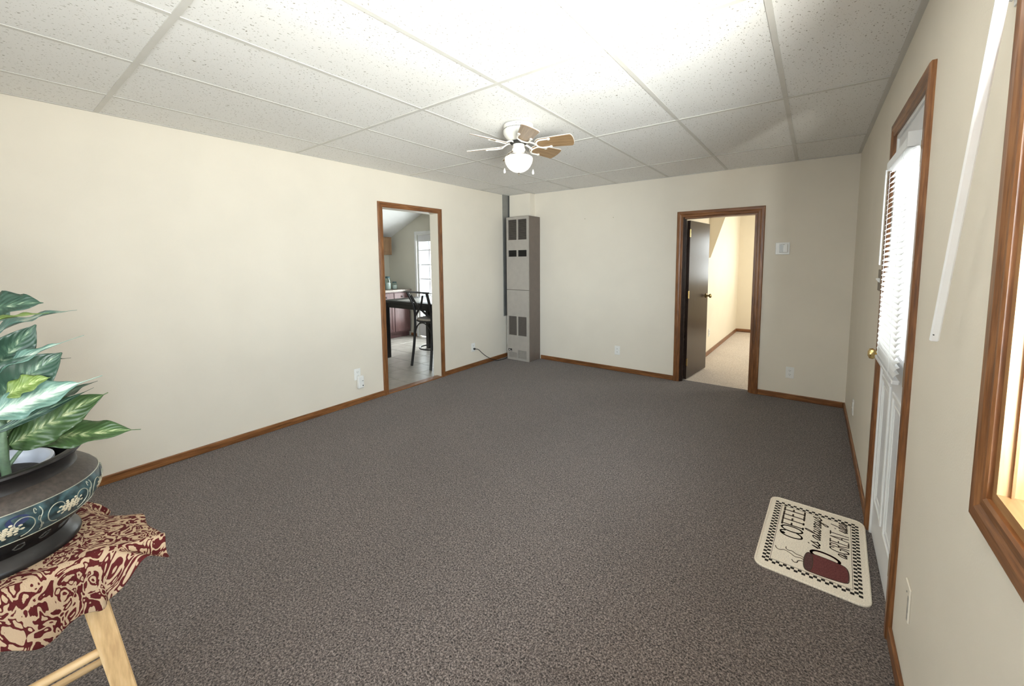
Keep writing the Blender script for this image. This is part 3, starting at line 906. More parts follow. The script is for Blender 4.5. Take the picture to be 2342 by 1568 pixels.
# ---- mini blind on the front door
BY0, BY1, BX = 2.06, 2.585, W - .028
bl = thing('window_blind', (BX, BY0, 1.0), 'white horizontal mini blind hanging on the front door glass', 'blind')
MB().box(BX - .016, s0 - .0125, BY0 - .004, BY1 + .004, 1.835, 1.872).build('headrail', 'blind_white', bl, bevel=.002)
NS = 37
slat = None
for k in range(NS):
    z = 1.822 - k * 0.0232
    a = math.radians(38 if k < 24 else 50)
    key = 'a' if k < 24 else 'b'
    if k in (0, 24):
        hw = .0125
        prof = [(-1, 0), (-.5, .0022), (0, .003), (.5, .0022), (1, 0)]
        vs = []
        for yy in (BY0, BY1):
            for q, h in prof:
                vs.append((BX + q * hw * math.cos(a) - h * math.sin(a), yy, 1.822 + q * hw * math.sin(a) + h * math.cos(a)))
        for yy in (BY0, BY1):
            for q, h in prof:
                vs.append((BX + q * hw * math.cos(a) - (h - .0006) * math.sin(a), yy, 1.822 + q * hw * math.sin(a) + (h - .0006) * math.cos(a)))
        fs = [(i, i + 1, 6 + i, 5 + i) for i in range(4)] + [(15 + i, 16 + i, 11 + i, 10 + i) for i in range(4)]
        fs += [(0, 5, 15, 10), (4, 14, 19, 9)] + [(i, 10 + i, 11 + i, i + 1) for i in range(4)] + [(5 + i, 6 + i, 16 + i, 15 + i) for i in range(4)]
        slat = MB().add(vs, fs).build('slat', 'blind_white', bl)
        o = slat
    else:
        o = slat.copy()
        COL.objects.link(o)
    o.location = (0, random.uniform(-.0015, .0015), z - 1.822)
    o.rotation_euler = (random.uniform(-.004, .004), 0, 0)
zb = 1.822 - NS * 0.0232
MB().box(BX - .012, BX + .012, BY0, BY1, zb - .012, zb + .004).build('bottom_rail', 'blind_white', bl, bevel=.003)
for yy in (BY0 + .09, BY1 - .09):
    MB().tube([(BX - .013, yy, 1.835), (BX - .013, yy, zb)], .0009, 6).build('ladder_cord', 'blind_white', bl)
MB().tube([(BX - .02, BY1 - .03, 1.835), (BX - .021, BY1 - .028, 1.40)], .003, 8).build('wand', 'blind_white', bl)
# valance clip bracket at the near end of the headrail
MB().box(BX - .018, s0 - .0125, BY0 - .012, BY0 - .005, 1.832, 1.885).build('end_bracket', 'blind_white', bl)

# ---- loose curtain rod hanging from its bracket beside the window
rd = thing('curtain_rod', (W - .04, 1.462, 1.22), 'white curtain rod dangling at a slant beside the window casing', 'curtain rod')
p0, p1 = Vector((W - .04, 1.462, 1.220)), Vector((W - .04, 1.133, 2.00))
MB().bar(p0, p1, X, .0175, .009).build('rod', 'rod_white', rd, bevel=.003)
MB().lathe([(.0016, 0), (.0016, -.006)], (W - .044, 1.452, 1.238), 8, axis=1).build('screw_hole', 'plastic_dark', rd)
bk = thing('curtain_bracket', (W, 1.235, 1.93), 'white curtain rod bracket on the wall at the top of the picture', 'bracket')
MB().box(W - .003, W, 1.205, 1.268, 1.925, 1.985).build('plate', 'rod_white', bk, bevel=.001)
MB().tube([(W - .003, 1.262, 1.945), (W - .018, 1.262, 1.95), (W - .030, 1.255, 1.96), (W - .046, 1.235, 1.965)], .007, 10, flat=1.6).build('arm', 'rod_white', bk, smooth=True)
MB().tube([(W - .003, 1.21, 1.955), (W - .02, 1.205, 1.955), (W - .035, 1.19, 1.958), (W - .050, 1.165, 1.965)], .008, 10, flat=1.5).build('arm', 'rod_white', bk, smooth=True)

# ---- wall plates
def outlet(loc, rz, label, group='duplex wall outlets'):
    o = local_thing('wall_outlet', loc, rz, label, 'outlet', group)
    MB().box(-.035, .035, -.006, 0, -.0575, .0575).build('cover_plate', 'plastic_white', o, bevel=.002)
    for dz in (.02, -.02):
        rcp = MB().lathe([(.0165, -.0062), (.0165, -.0085), (.0155, -.0090)], (0, 0, dz), 16, axis=1).build('receptacle', 'plastic_white', o)
        MB().box(-.008, -.0055, -.0098, -.0088, dz + .001, dz + .009).box(.0055, .008, -.0098, -.0088, dz + .001, dz + .008).box(-.002, .002, -.0098, -.0088, dz - .009, dz - .005).build('slot', 'plastic_dark', rcp)
    MB().lathe([(.003, -.006), (.003, -.0075)], (0, 0, 0), 10, axis=1).build('screw', 'plastic_white', o)
    return o
outlet((3.500, D, 0.277), 0, 'white wall outlet below the thermostat, right of the far doorway')
outlet((1.665, D, 0.272), 0, 'white wall outlet in the middle of the far wall')
outlet((0, 2.245, 0.305), PI / 2, 'white wall outlet left of the kitchen doorway, with a device plugged in')
outlet((0, 3.970, 0.270), PI / 2, 'white wall outlet with a black cord, between kitchen doorway and heater')
outlet((W, 4.02, 0.275), -PI / 2, 'white wall outlet on the right wall beyond the front door')
outlet((wx(6.55), 6.55, 0.33), PI / 2, 'white wall outlet on the sunlit wall inside the back room')
# plug-in device in the lower socket left of the kitchen doorway
pg = thing('plug_in_device', (.012, 2.262, .21), 'white plug-in device in the outlet left of the kitchen doorway', 'plug-in device')
MB().box(.0095, .046, 2.230, 2.292, .165, .290).build('body', 'plastic_white', pg, bevel=.008, seg=3)
MB().lathe([(.006, .046), (.006, .0475)], (0, 2.277, .19), 14, axis=0).build('button', 'plastic_dark', pg)
MB().box(.046, .0467, 2.268, 2.283, .236, .241).build('indicator', 'heater_louver', pg)
# painted-over cover plate by the front door
cp = local_thing('blank_cover_plate', (W, 1.735, 0.325), -PI / 2, 'painted-over scuffed cover plate low on the right wall beside the front door', 'cover plate')
MB().box(-.036, .036, -.005, 0, -.058, .058).build('cover_plate', 'wall_paint', cp, bevel=.003)
MB().box(.020, .030, -.0065, -.0048, -.05, .03).build('scuff', 'scuff_grey', cp)
MB().lathe([(.003, -.005), (.003, -.0068)], (0, 0, .03), 10, axis=1).build('screw', 'scuff_grey', cp)
# bronze switch plate beyond the door
sw = local_thing('light_switch', (W, 2.965, 1.31), -PI / 2, 'dark bronze double switch plate on the right wall beyond the front door', 'light switch')
MB().box(-.058, .058, -.006, 0, -.058, .058).build('cover_plate', 'bronze_plate', sw, bevel=.002)
for dx in (-.023, .023):
    MB().prism([(-.006, -.012), (-.018, .004), (-.018, .010), (-.006, .012)], (dx - .004, 0, 0), Y, Z3, X, .008).build('toggle', 'plastic_white', sw)
# thermostat
tm = local_thing('thermostat', (3.386, D, 1.532), 0, 'white square wall thermostat right of the far doorway', 'thermostat')
MB().box(-.060, .060, -.007, 0, -.060, .060).build('wall_plate', 'plastic_white', tm, bevel=.003)
tb = MB().box(-.026, .044, -.034, -.007, -.040, .046).build('body', 'plastic_white', tm, bevel=.004, seg=2)
MB().box(-.022, .008, -.0355, -.0335, -.034, .040).build('panel', 'sheet_metal', tb)
MB().box(-.008, .016, -.0352, -.0338, .034, .040).build('scale', 'heater_louver', tb)
MB().box(.014, .040, -.0352, -.0338, -.030, .032).build('cover', 'plastic_white', tb, bevel=.0005)
for xx, zz in ((1.192, 1.974), (1.587, 1.964)):
    n_ = MB().lathe([(.004, 0), (.004, -.003), (.0018, -.004), (.0018, -.014)], (xx, D, zz), 8, axis=1).build('wall_nail', 'brass_dark')
    tag(n_, 'small nail high on the far wall, the one nearer the heater' if xx < 1.4 else 'small nail high on the far wall, the one nearer the doorway', 'nail', 'nails left in the far wall')

# ---- wall furnace in the corner
HX0, HX1, HY, HT = 0.105, 0.487, 4.600, 2.045
ht = thing('wall_heater', (HX0, HY, 0), 'tall taupe gas wall furnace standing in the far left corner', 'heater')
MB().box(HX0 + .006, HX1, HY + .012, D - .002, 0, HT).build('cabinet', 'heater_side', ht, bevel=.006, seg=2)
GR = [(.137, .283, 1.722, 2.003), (.307, .453, 1.722, 2.003), (.137, .282, 1.487, 1.577), (.306, .453, 1.487, 1.577),
      (.133, .276, .364, .638), (.300, .446, .364, .638), (.129, .275, .036, .112), (.297, .444, .036, .152)]
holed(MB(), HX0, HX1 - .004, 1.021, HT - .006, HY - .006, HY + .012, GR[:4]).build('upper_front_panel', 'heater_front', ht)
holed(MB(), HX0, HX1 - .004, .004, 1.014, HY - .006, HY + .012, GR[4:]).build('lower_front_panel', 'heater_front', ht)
for k, g in enumerate(GR):
    gb = MB().box(g[0], g[1], HY + .0105, HY + .0118, g[2], g[3]).build('grille', 'heater_dark', ht)
    mb = MB()
    n = int((g[3] - g[2]) / .0125)
    dark = k in (2, 3)
    for i in range(n):
        z = g[2] + (i + .5) * (g[3] - g[2]) / n
        mb.add([(g[0], HY - .001, z - .0045), (g[1], HY - .001, z - .0045), (g[1], HY + .010, z + .003), (g[0], HY + .010, z + .003),
                (g[0], HY - .001, z - .003), (g[1], HY - .001, z - .003), (g[1], HY + .010, z + .0045), (g[0], HY + .010, z + .0045)],
               [(0, 1, 2, 3), (7, 6, 5, 4), (0, 4, 5, 1), (2, 6, 7, 3), (0, 3, 7, 4), (1, 5, 6, 2)])
    lv = mb.build('louvers', 'heater_dark' if dark else ('heater_louver' if k < 6 else 'heater_front'), gb)
    lv['kind'] = 'stuff'
# small black maker's badge, a light swoosh and bar on it
bg_ = MB().box(.126, .190, HY - .0075, HY - .0055, .126, .162).build('badge', 'heater_dark', ht)
MB().prism([(.132, .134), (.150, .156), (.154, .152), (.146, .136)], (0, HY - .0083, 0), X, Z3, Y, .001).box(.152, .184, HY - .0083, HY - .0073, .132, .137).build('badge_mark', 'plastic_white', bg_)
ch = struct(MB().box(.035, .395, 4.765, D, HT, H), 'wall_vent_chase', 'wall_paint', 'cream boxed-in vent chase above the corner furnace', 'chase')
sm_ = MB().box(.001, .016, 4.640, D - .003, .62, H - .001).box(.001, .085, 4.74, 4.748, .62, HT)
tag(sm_.build('heat_shield', 'sheet_metal'), 'grey sheet metal strip between the left wall and the furnace', 'heat shield')
st_ = MB().box(.014, .060, 4.700, 4.715, .059, .615)
tag(st_.build('filler_strip', 'white_trim'), 'white filler strip low between the left wall and the furnace', 'filler strip')
# furnace cord
cd = [(.011, 3.972, .250), (.040, 3.985, .248), (.055, 4.02, .235), (.045, 4.10, .175), (.040, 4.20, .105), (.045, 4.30, .050), (.060, 4.40, .012), (.075, 4.48, .006), (.085, 4.56, .008), (.080, 4.66, .02)]
def smooth(pts, n=6):
    pts = [Vector(p) for p in pts]
    out = []
    for i in range(len(pts) - 1):
        a, b_, c_, d0 = pts[max(i - 1, 0)], pts[i], pts[i + 1], pts[min(i + 2, len(pts) - 1)]
        for k in range(n):
            t = k / n
            out.append(.5 * ((2 * b_) + (c_ - a) * t + (2 * a - 5 * b_ + 4 * c_ - d0) * t * t + (3 * b_ - a - 3 * c_ + d0) * t ** 3))
    return out + [pts[-1]]
cr_ = thing('power_cord', (.011, 3.972, 0), 'black power cord drooping from the outlet to the furnace', 'cord')
MB().tube(smooth(cd), .0042, 8).build('cable', 'cord_black', cr_, smooth=True)
MB().box(.0095, .034, 3.962, 3.984, .238, .262).build('plug', 'cord_black', cr_, bevel=.004)

# ---- ceiling fan
FX, FY = 1.945, 2.36
fan = thing('ceiling_fan', (FX, FY, H), 'white hugger ceiling fan with six oak-faced blades and a lit glass bowl', 'ceiling fan')
ORG[fan.name] = (0, 0, 0)
hs = MB().lathe([(.101, -.0012), (.105, -.004), (.105, -.026), (.1015, -.029), (.1015, -.035), (.106, -.038), (.107, -.060), (.100, -.074), (.082, -.094), (.062, -.108), (.052, -.112)], n=48).build('motor_housing', 'fan_white', fan, smooth=True)
vents = MB()
for k in range(60):
    a = 2 * PI * k / 60
    vents.box(.1012 * math.cos(a) - .0016, .1012 * math.cos(a) + .0016, .1012 * math.sin(a) - .0016, .1012 * math.sin(a) + .0016, -.0345, -.0295)
v_ = vents.build('vent_slots', 'motor_black', hs)
v_['kind'] = 'stuff'
for a in (-1.1, -.85):
    MB().lathe([(.003, 0), (.003, .002)], (.1045 * math.cos(a), .1045 * math.sin(a), -.016), 8).build('screw', 'motor_black', hs)
MB().lathe([(.050, -.110), (.060, -.114), (.060, -.126), (.045, -.132)], n=32).build('motor', 'motor_black', fan, smooth=True)
MB().lathe([(.034, -.128), (.041, -.133), (.042, -.160), (.047, -.163), (.047, -.172), (.041, -.176), (.041, -.184), (.034, -.186)], n=32).build('switch_housing', 'fan_white', fan, smooth=True)
for a in (0.2, 2.3, 4.4):
    MB().tube([(.030 * math.cos(a), .030 * math.sin(a), -.182), (.030 * math.cos(a), .030 * math.sin(a), -.190)], .013, 12).build('fitter_cup', 'fan_white', fan)
MB().lathe([(.018, -.184), (.019, -.205), (.026, -.209)], n=24).build('neck', 'fan_white', fan, smooth=True)
gl = [(.024, -.206), (.055, -.208), (.083, -.213), (.0955, -.221), (.0985, -.229), (.0975, -.243), (.092, -.262), (.081, -.283), (.064, -.302), (.042, -.316), (.018, -.324), (.004, -.3255)]
MB().lathe(gl, n=48).build('glass_bowl', 'globe_glass', fan, smooth=True)
MB().lathe([(.006, -.323), (.009, -.328), (.006, -.333), (.0035, -.336), (.005, -.342), (.002, -.347)], n=16).build('finial', 'chain_metal', fan, smooth=True)
PITCH = math.radians(19.5)
def blade_outline(e=0.0):
    pts = []
    for k in range(9):                       # rounded root
        a = PI / 2 + PI * k / 8
        pts.append((.165 + (.046 + e) * math.cos(a), (.047 + e) * math.sin(a)))
    pts += [(.25, -.053 - e), (.365, -.060 - e)]
    for k in range(7):
        a = -PI / 2 + PI * k / 6
        pts.append((.372 + (.018 + e) * math.cos(a), (.060 + e) * math.sin(a)))
    pts += [(.365, .060 + e), (.25, .053 + e)]
    return pts
ph0 = 17
bproto = None
for k in range(6):
    rot = (-PITCH, 0, math.radians(ph0 + 60 * k))
    if k == 0:
        b1 = MB().prism(blade_outline(), (0, 0, -.0030), X, Y, Z3, .0028).build('blade', 'blade_wood', fan)
        t1 = MB().prism(blade_outline(.0022), (0, 0, -.0002), X, Y, Z3, .0042).build('blade_back', 'fan_white', b1)
        mb = MB()
        mb.tube(smooth([(.046, 0, .014), (.075, 0, .016), (.105, 0, .004), (.128, 0, -.010)], 4), .0078, 10, flat=.7)
        ar = arc((.172, 0, -.0085), X, Y, .043, PI * .52, PI * 1.48, 14)
        ar = [Vector((.225, .043, -.0065))] + ar + [Vector((.225, -.043, -.0065))]
        mb.tube(ar, .0062, 10, flat=.8)
        i1 = mb.build('blade_iron', 'fan_white', b1, smooth=True)
        for sx_ in (1, -1):
            MB().lathe([(.010, -.011), (.010, -.004)], (.226, .043 * sx_, 0), 14).build('blade_screw', 'fan_white', b1)
        bproto = b1
    else:
        b1 = dup(bproto, (0, 0, 0), fan)
    b1.location = (0, 0, -.137)
    b1.rotation_euler = rot
# pull chains hang each side of the bowl
cv = Vector((.80, .60, 0))
for sgn, off in ((-1, .006), (1, -.004)):
    a = cv * sgn
    pts = [a * .043 + Z3 * -.168, a * .070 + Z3 * -.200, a * .098 + Z3 * -.222, a * .1005 + Z3 * -.240, a * .1005 + Z3 * (-.300 + off)]
    c_ = MB().tube(pts, .0011, 6).build('pull_chain', 'chain_metal', fan)
    q = a * .1005 + Z3 * (-.300 + off)
    MB().lathe([(.002, 0), (.0045, -.006), (.0078, -.018), (.0085, -.025), (.0065, -.033), (.002, -.036)], tuple(q), 14).build('pull_fob', 'fan_white', c_, smooth=True)

# ---- coffee rug by the front door
RG = thing('coffee_rug', (3.706, 2.437, 0), 'cream rug with checkered border reading COFFEE is always a GREAT idea', 'rug')
RG.rotation_euler = (0, 0, math.radians(90 - 2.2))
ORG[RG.name] = (0, 0, 0)
def rrect(hx_, hy_, r, n=8):
    out = []
    for cx, cy, a0 in ((hx_ - r, hy_ - r, 0), (-hx_ + r, hy_ - r, PI / 2), (-hx_ + r, -hy_ + r, PI), (hx_ - r, -hy_ + r, 1.5 * PI)):
        for k in range(n + 1):
            out.append((cx + r * math.cos(a0 + k * PI / 2 / n), cy + r * math.sin(a0 + k * PI / 2 / n)))
    return out
RHX, RHY = .345, .212
MB().prism(rrect(RHX, RHY, .045), (0, 0, .0005), X, Y, Z3, .0075).build('mat', 'rug_cream', RG, bevel=.002, seg=2)
MB().tube([Vector((a, b_, .006)) for a, b_ in rrect(RHX - .004, RHY - .004, .042)], .0052, 8, closed=True, flat=1).build('edge_binding', 'rug_cream', RG, smooth=True)
ZT = .0081
chk = MB()
q = .0142
nx, ny = 42, 26
X0, Y0 = -nx * q / 2, -ny * q / 2
for i in range(nx):
    for j in range(ny):
        if (i < 2 or i >= nx - 2 or j < 2 or j >= ny - 2) and (i + j) % 2 == 0:
            chk.box(X0 + i * q, X0 + (i + 1) * q, Y0 + j * q, Y0 + (j + 1) * q, ZT - .0004, ZT + .0006)
chk.build('checker_border', 'rug_black', RG)
def ribbon(mb, pts, w_, z=ZT):
    for i in range(len(pts) - 1):
        a, b_ = Vector((*pts[i], 0)), Vector((*pts[i + 1], 0))
        d = b_ - a
        if d.length < 1e-6:
            continue
        n_ = Vector((-d.y, d.x, 0)).normalized() * w_ / 2
        mb.add([a + n_ + Z3 * z, a - n_ + Z3 * z, b_ - n_ + Z3 * z, b_ + n_ + Z3 * z] + [p + Z3 * (z + .0008) for p in (a + n_, a - n_, b_ - n_, b_ + n_)],
               [(4, 5, 6, 7), (0, 1, 5, 4), (1, 2, 6, 5), (2, 3, 7, 6), (3, 0, 4, 7)])
    for p in pts:
        mb.lathe([(w_ / 2, z), (w_ / 2, z + .0008)], (p[0], p[1], 0), 8)
def cat2(pts, n=5):
    return [(p.x, p.y) for p in smooth([(a, b_, 0) for a, b_ in pts], n)]
hx_i, hy_i = -X0 - 2 * q - .004, -Y0 - 2 * q - .004
ln = MB()
ribbon(ln, [(hx_i, hy_i), (-hx_i, hy_i), (-hx_i, -hy_i), (hx_i, -hy_i), (hx_i, hy_i)], .0016)
ln.build('border_line', 'rug_text', RG)
GL = {
 'C': (.78, True, [[(.80, .80), (.62, .98), (.40, .96), (.34, .80), (.44, .86), (.30, .95), (.08, .70), (.06, .32), (.26, .02), (.58, .02), (.84, .24)]]),
 'O': (.86, True, [[(.44, 1.0), (.16, .84), (.06, .5), (.16, .15), (.45, 0), (.72, .15), (.82, .5), (.72, .85), (.44, 1.0)]]),
 'F': (.74, False, [[(.16, 0), (.16, 1)], [(.0, 1), (.60, 1)], [(.16, .55), (.48, .55)], [(.04, 0), (.28, 0)]]),
 'E': (.76, False, [[(.16, 0), (.16, 1)], [(.0, 1), (.58, 1)], [(.16, .55), (.46, .55)], [(.0, 0), (.60, 0)]]),
 'G': (.80, True, [[(.68, .80), (.52, .99), (.24, .93), (.08, .62), (.08, .30), (.28, .02), (.56, .06), (.66, .25), (.66, .44), (.46, .44)]]),
 'R': (.72, False, [[(.12, 0), (.12, 1)], [(.02, 1), (.40, 1), (.54, .88), (.54, .66), (.40, .54), (.12, .54)], [(.30, .54), (.58, 0)]]),
 'A': (.74, False, [[(.04, 0), (.32, 1), (.60, 0)], [(.15, .36), (.50, .36)]]),
 'T': (.66, False, [[(.29, 0), (.29, 1)], [(.0, 1), (.58, 1)]]),
 'i': (.34, True, [[(.0, .12), (.14, .48), (.10, .08), (.20, .0), (.36, .16)], [(.19, .72), (.22, .76)]]),
 's': (.46, True, [[(.0, .12), (.26, .58), (.26, .42), (.38, .18), (.22, -.02), (.04, .08), (.20, .02), (.48, .16)]]),
 'a': (.58, True, [[(.42, .46), (.24, .50), (.06, .28), (.10, .02), (.26, .06), (.42, .44), (.40, .08), (.48, .0), (.62, .16)]]),
 'l': (.38, True, [[(.0, .14), (.26, .62), (.34, 1.0), (.22, 1.02), (.12, .50), (.14, .06), (.24, .0), (.40, .16)]]),
 'w': (.80, True, [[(.02, .40), (.10, .48), (.08, .10), (.18, .0), (.34, .20), (.40, .46), (.36, .10), (.48, .0), (.64, .20), (.66, .50), (.82, .40)]]),
 'y': (.56, True, [[(.02, .40), (.10, .48), (.08, .12), (.20, .02), (.38, .30), (.42, .48), (.36, .0), (.26, -.46), (.10, -.44), (.16, -.20), (.58, .16)]]),
 'd': (.58, True, [[(.40, .46), (.24, .50), (.06, .28), (.10, .02), (.26, .06), (.40, .44), (.50, 1.0), (.40, .10), (.48, .0), (.62, .16)]]),
 'e': (.46, True, [[(.02, .14), (.34, .34), (.28, .50), (.12, .42), (.06, .12), (.20, .0), (.48, .16)]]),
 ' ': (.30, False, [])}
def lettering(text, x0, x1, yb, hgt, sw_, name, slant=0.0, lift=None):
    tot = sum(GL[c_][0] for c_ in text)
    k = (x1 - x0) / tot
    mb = MB()
    x = x0
    for c_ in text:
        wd, curvy, strokes = GL[c_]
        for st in strokes:
            pts = cat2(st) if curvy and len(st) > 2 else st
            ribbon(mb, [(x + a * k + slant * b_ * hgt, yb + b_ * hgt) for a, b_ in pts], sw_)
        x += wd * k
    o = mb.build(name, 'rug_text', RG)
    o['label'] = 'dark woven lettering reading ' + text
    return o
lettering('COFFEE', -.034, .268, .044, .092, .0082, 'lettering')
lettering('is always', -.050, .250, -.030, .060, .0056, 'lettering', .25)
lettering('a', -.056, -.026, -.134, .062, .0050, 'lettering', .15)
lettering('GREAT', -.020, .162, -.142, .072, .0056, 'lettering')
lettering('idea', .174, .266, -.138, .066, .0048, 'lettering', .2)
UPM = .012
mugo = [(-.255, -.012), (-.250, .004), (-.225, .012), (-.180, .014), (-.135, .010), (-.112, .002), (-.108, -.012), (-.108, -.060), (-.112, -.105), (-.122, -.138), (-.150, -.150), (-.200, -.152), (-.236, -.146), (-.248, -.110), (-.254, -.060)]
mugo = [(p_[0], p_[1] + UPM) for p_ in mugo]
mg = MB().prism(mugo, (0, 0, ZT), X, Y, Z3, .0006).build('mug_motif', 'rug_mug', RG)
ri = [(-.181 + .074 * math.cos(a), -.004 + UPM + .017 * math.sin(a)) for a in [2 * PI * k / 24 for k in range(24)]]
MB().prism(ri, (0, 0, ZT + .0004), X, Y, Z3, .0006).build('mug_opening', 'rug_mug_rim', mg)
ol = MB()
ribbon(ol, cat2(mugo + [mugo[0]], 3), .0034, ZT + .0003)
ribbon(ol, ri + [ri[0]], .0026, ZT + .0006)
hd = [(-.110, -.020), (-.094, -.010), (-.074, -.022), (-.068, -.055), (-.076, -.095), (-.096, -.118), (-.112, -.116)]
hd = [(p_[0], p_[1] + UPM) for p_ in hd]
ol.build('mug_outline', 'rug_text', mg)
hb = MB()
ribbon(hb, cat2(hd, 5), .012, ZT)
hb.build('mug_handle', 'rug_mug', mg)
stm = MB()
ribbon(stm, cat2([(-.150, .142), (-.166, .136), (-.170, .122), (-.158, .104), (-.168, .080), (-.182, .060), (-.176, .036), (-.190, .022)], 5), .0038)
ribbon(stm, cat2([(-.128, .100), (-.144, .098), (-.150, .086), (-.146, .074), (-.158, .058), (-.160, .036), (-.172, .020)], 5), .0038)
ribbon(stm, cat2([(-.214, .070), (-.226, .062), (-.222, .050), (-.206, .046), (-.196, .030), (-.206, .016)], 5), .0038)
stm.build('steam_motif', 'rug_steam', RG)

# ---- wooden bar stool under the plant
SX, SY, SZ = 2.130, -0.035, 0.745
st = thing('bar_stool', (SX, SY, 0), 'light wood square bar stool carrying the potted plant', 'stool')
MB().box(SX - .168, SX + .168, SY - .168, SY + .168, SZ - .028, SZ).build('seat', 'stoolwood_x', st, bevel=.008, seg=2)
SPL = 0.132
def legc(sx_, sy_, z):
    k = .141 + SPL * (.717 - z)
    return Vector((SX + sx_ * k, SY + sy_ * k, z))
for sx_ in (1, -1):
    for sy_ in (1, -1):
        MB().bar(legc(sx_, sy_, .717), legc(sx_, sy_, 0.0), Y, .044, .032, .036, .028).build('leg', 'stoolwood_z', st, bevel=.003)
for sx_, zs in ((1, (.497, .378, .16)), (-1, (.415, .20))):
    for z in zs:
        MB().tube([legc(sx_, 1, z), legc(sx_, -1, z)], .0105, 14).build('rung', 'stoolwood_y', st, smooth=True)
for sy_, zs in ((1, (.27, .12)), (-1, (.30, .14))):
    for z in zs:
        MB().tube([legc(1, sy_, z), legc(-1, sy_, z)], .0105, 14).build('rung', 'stoolwood_x', st, smooth=True)

# ---- damask cloth draped over the seat: hangs down the sides, its stiff far corner stands out
def sstep(a, b_, x):
    t = max(0.0, min(1.0, (x - a) / (b_ - a)))
    return t * t * (3 - 2 * t)
def drape():
    n, half, S = 61, .266, .168
    g = np.linspace(-half, half, n)
    rot = math.radians(3)
    out = []
    for i in range(n):
        for j in range(n):
            x = g[i] * math.cos(rot) - g[j] * math.sin(rot) + .004
            y = g[i] * math.sin(rot) + g[j] * math.cos(rot) + .006
            qx, qy = max(-S, min(S, x)), max(-S, min(S, y))
            ex, ey = x - qx, y - qy
            s_ = math.hypot(ex, ey)
            wob = .0006 * math.sin(37 * x + 9) * math.sin(31 * y)
            if s_ < 1e-6:
                out.append((x, y, .0035 + wob))
                continue
            ux, uy = ex / s_, ey / s_
            an = math.degrees(math.atan2(ey, ex))
            # how steeply the cloth falls off this stretch of the edge (degrees)
            if ex > 0 and ey > 0:
                d_ = 84 - 70 * sstep(6, 36, an)
            elif ex > 0 and ey == 0:
                d_ = 84 - 8 * math.sin(y * 38)
                s_ *= 1 + .52 * sstep(-.09, .10, y) - .10 * math.sin(y * 55 + 1)
            elif ey > 0 and ex == 0:
                d_ = 16 + 50 * sstep(.02, -.14, x)
            elif ex != 0 and ey != 0:
                d_ = 58 + 8 * math.sin(an / 9)
            else:
                d_ = 82 - 8 * math.sin((x + y) * 40)
            if ex > 0 and ey > 0:
                s_ *= 1 + .52 * (1 - sstep(0, 30, an))
                d_ += 7 * math.sin(an / 7.0)
            r, hz, dz = .016, 0.0, 0.0
            dm = math.radians(d_)
            L1 = r * dm
            if s_ < L1:
                hz, dz = r * math.sin(s_ / r), r * (1 - math.cos(s_ / r))
            else:
                hz = r * math.sin(dm) + (s_ - L1) * math.cos(dm)
                dz = r * (1 - math.cos(dm)) + (s_ - L1) * math.sin(dm)
            hz += .0045 * (1 + math.sin(46 * (x - y) + 1.0)) * min(1, s_ / .05)
            out.append((qx + ux * hz, qy + uy * hz, .0035 + wob - dz))
    return n, g, np.array(out)
n, g, pf = drape()
me = bpy.data.meshes.new('table_cloth')
vs = [(SX + a, SY + b_, SZ + c_) for a, b_, c_ in pf.tolist()]
fs = [(i * n + j, (i + 1) * n + j, (i + 1) * n + j + 1, i * n + j + 1) for i in range(n - 1) for j in range(n - 1)]
me.from_pydata(vs, [], fs)
uvl = me.uv_layers.new(name='UVMap')
for lp in me.loops:
    i, j = divmod(lp.vertex_index, n)
    uvl.data[lp.index].uv = (g[i], g[j])
me.polygons.foreach_set('use_smooth', [True] * len(me.polygons))
me.materials.append(MATS['damask'])
clo = bpy.data.objects.new('table_cloth', me)
COL.objects.link(clo)
tag(clo, 'tan cloth with wine red damask scrolls draped over the bar stool', 'cloth')
md = clo.modifiers.new('thickness', 'SOLIDIFY')
md.thickness = .0022
md.offset = 1
md = clo.modifiers.new('smooth', 'SUBSURF')
md.levels = md.render_levels = 1

# ---- cloisonne jardiniere
PX, PY, PZ = 2.113, -0.024, SZ + .0062
pt = thing('planter', (PX, PY, PZ), 'black cloisonne planter with a teal flowered band on the stool', 'planter')
c0 = (PX, PY, PZ)
foot = [(.120, .0), (.148, .0), (.150, .006), (.147, .014), (.138, .024), (.131, .034)]
low = [(.131, .034), (.134, .042), (.146, .056), (.163, .072), (.177, .086)]
belly = [(.177, .086), (.186, .099), (.1925, .113), (.195, .128), (.1940, .142), (.1895, .155)]
shoulder = [(.1895, .155), (.183, .165), (.172, .175), (.160, .181), (.154, .184)]
neck = [(.154, .184), (.152, .190), (.152, .208), (.156, .214), (.163, .218), (.166, .222), (.165, .227), (.160, .229), (.152, .228), (.147, .222), (.146, .16), (.138, .10), (.10, .06), (.02, .05)]
MB().lathe(foot, c0, 64, cap0=True, cap1=False).build('foot', 'pot_black', pt, smooth=True)
MB().lathe(low, c0, 64, False, False).build('lower_body', 'pot_black', pt, smooth=True)
band = MB().lathe(belly, c0, 64, False, False).build('flower_band', 'pot_teal', pt, smooth=True)
MB().lathe(shoulder, c0, 64, False, False).build('shoulder', 'pot_bronze', pt, smooth=True)
MB().lathe(neck, c0, 64, False, True).build('rim', 'pot_black', pt, smooth=True)
def belly_pt(th_, hh, out=.0008):
    full = low + belly[1:]
    for (r0, z0), (r1, z1) in zip(full, full[1:]):
        if z0 <= hh <= z1:
            t = (hh - z0) / (z1 - z0)
            r = r0 + (r1 - r0) * t
            break
    else:
        r = full[-1][0]
    r += out
    return Vector((PX + r * math.cos(th_), PY + r * math.sin(th_), PZ + hh))
for zz in (.0865, .1548):
    MB().tube([belly_pt(2 * PI * k / 72, zz) for k in range(72)], .0011, 6, closed=True).build('wire_line', 'pot_wire', band)
NM = 11
sp = 2 * PI / NM
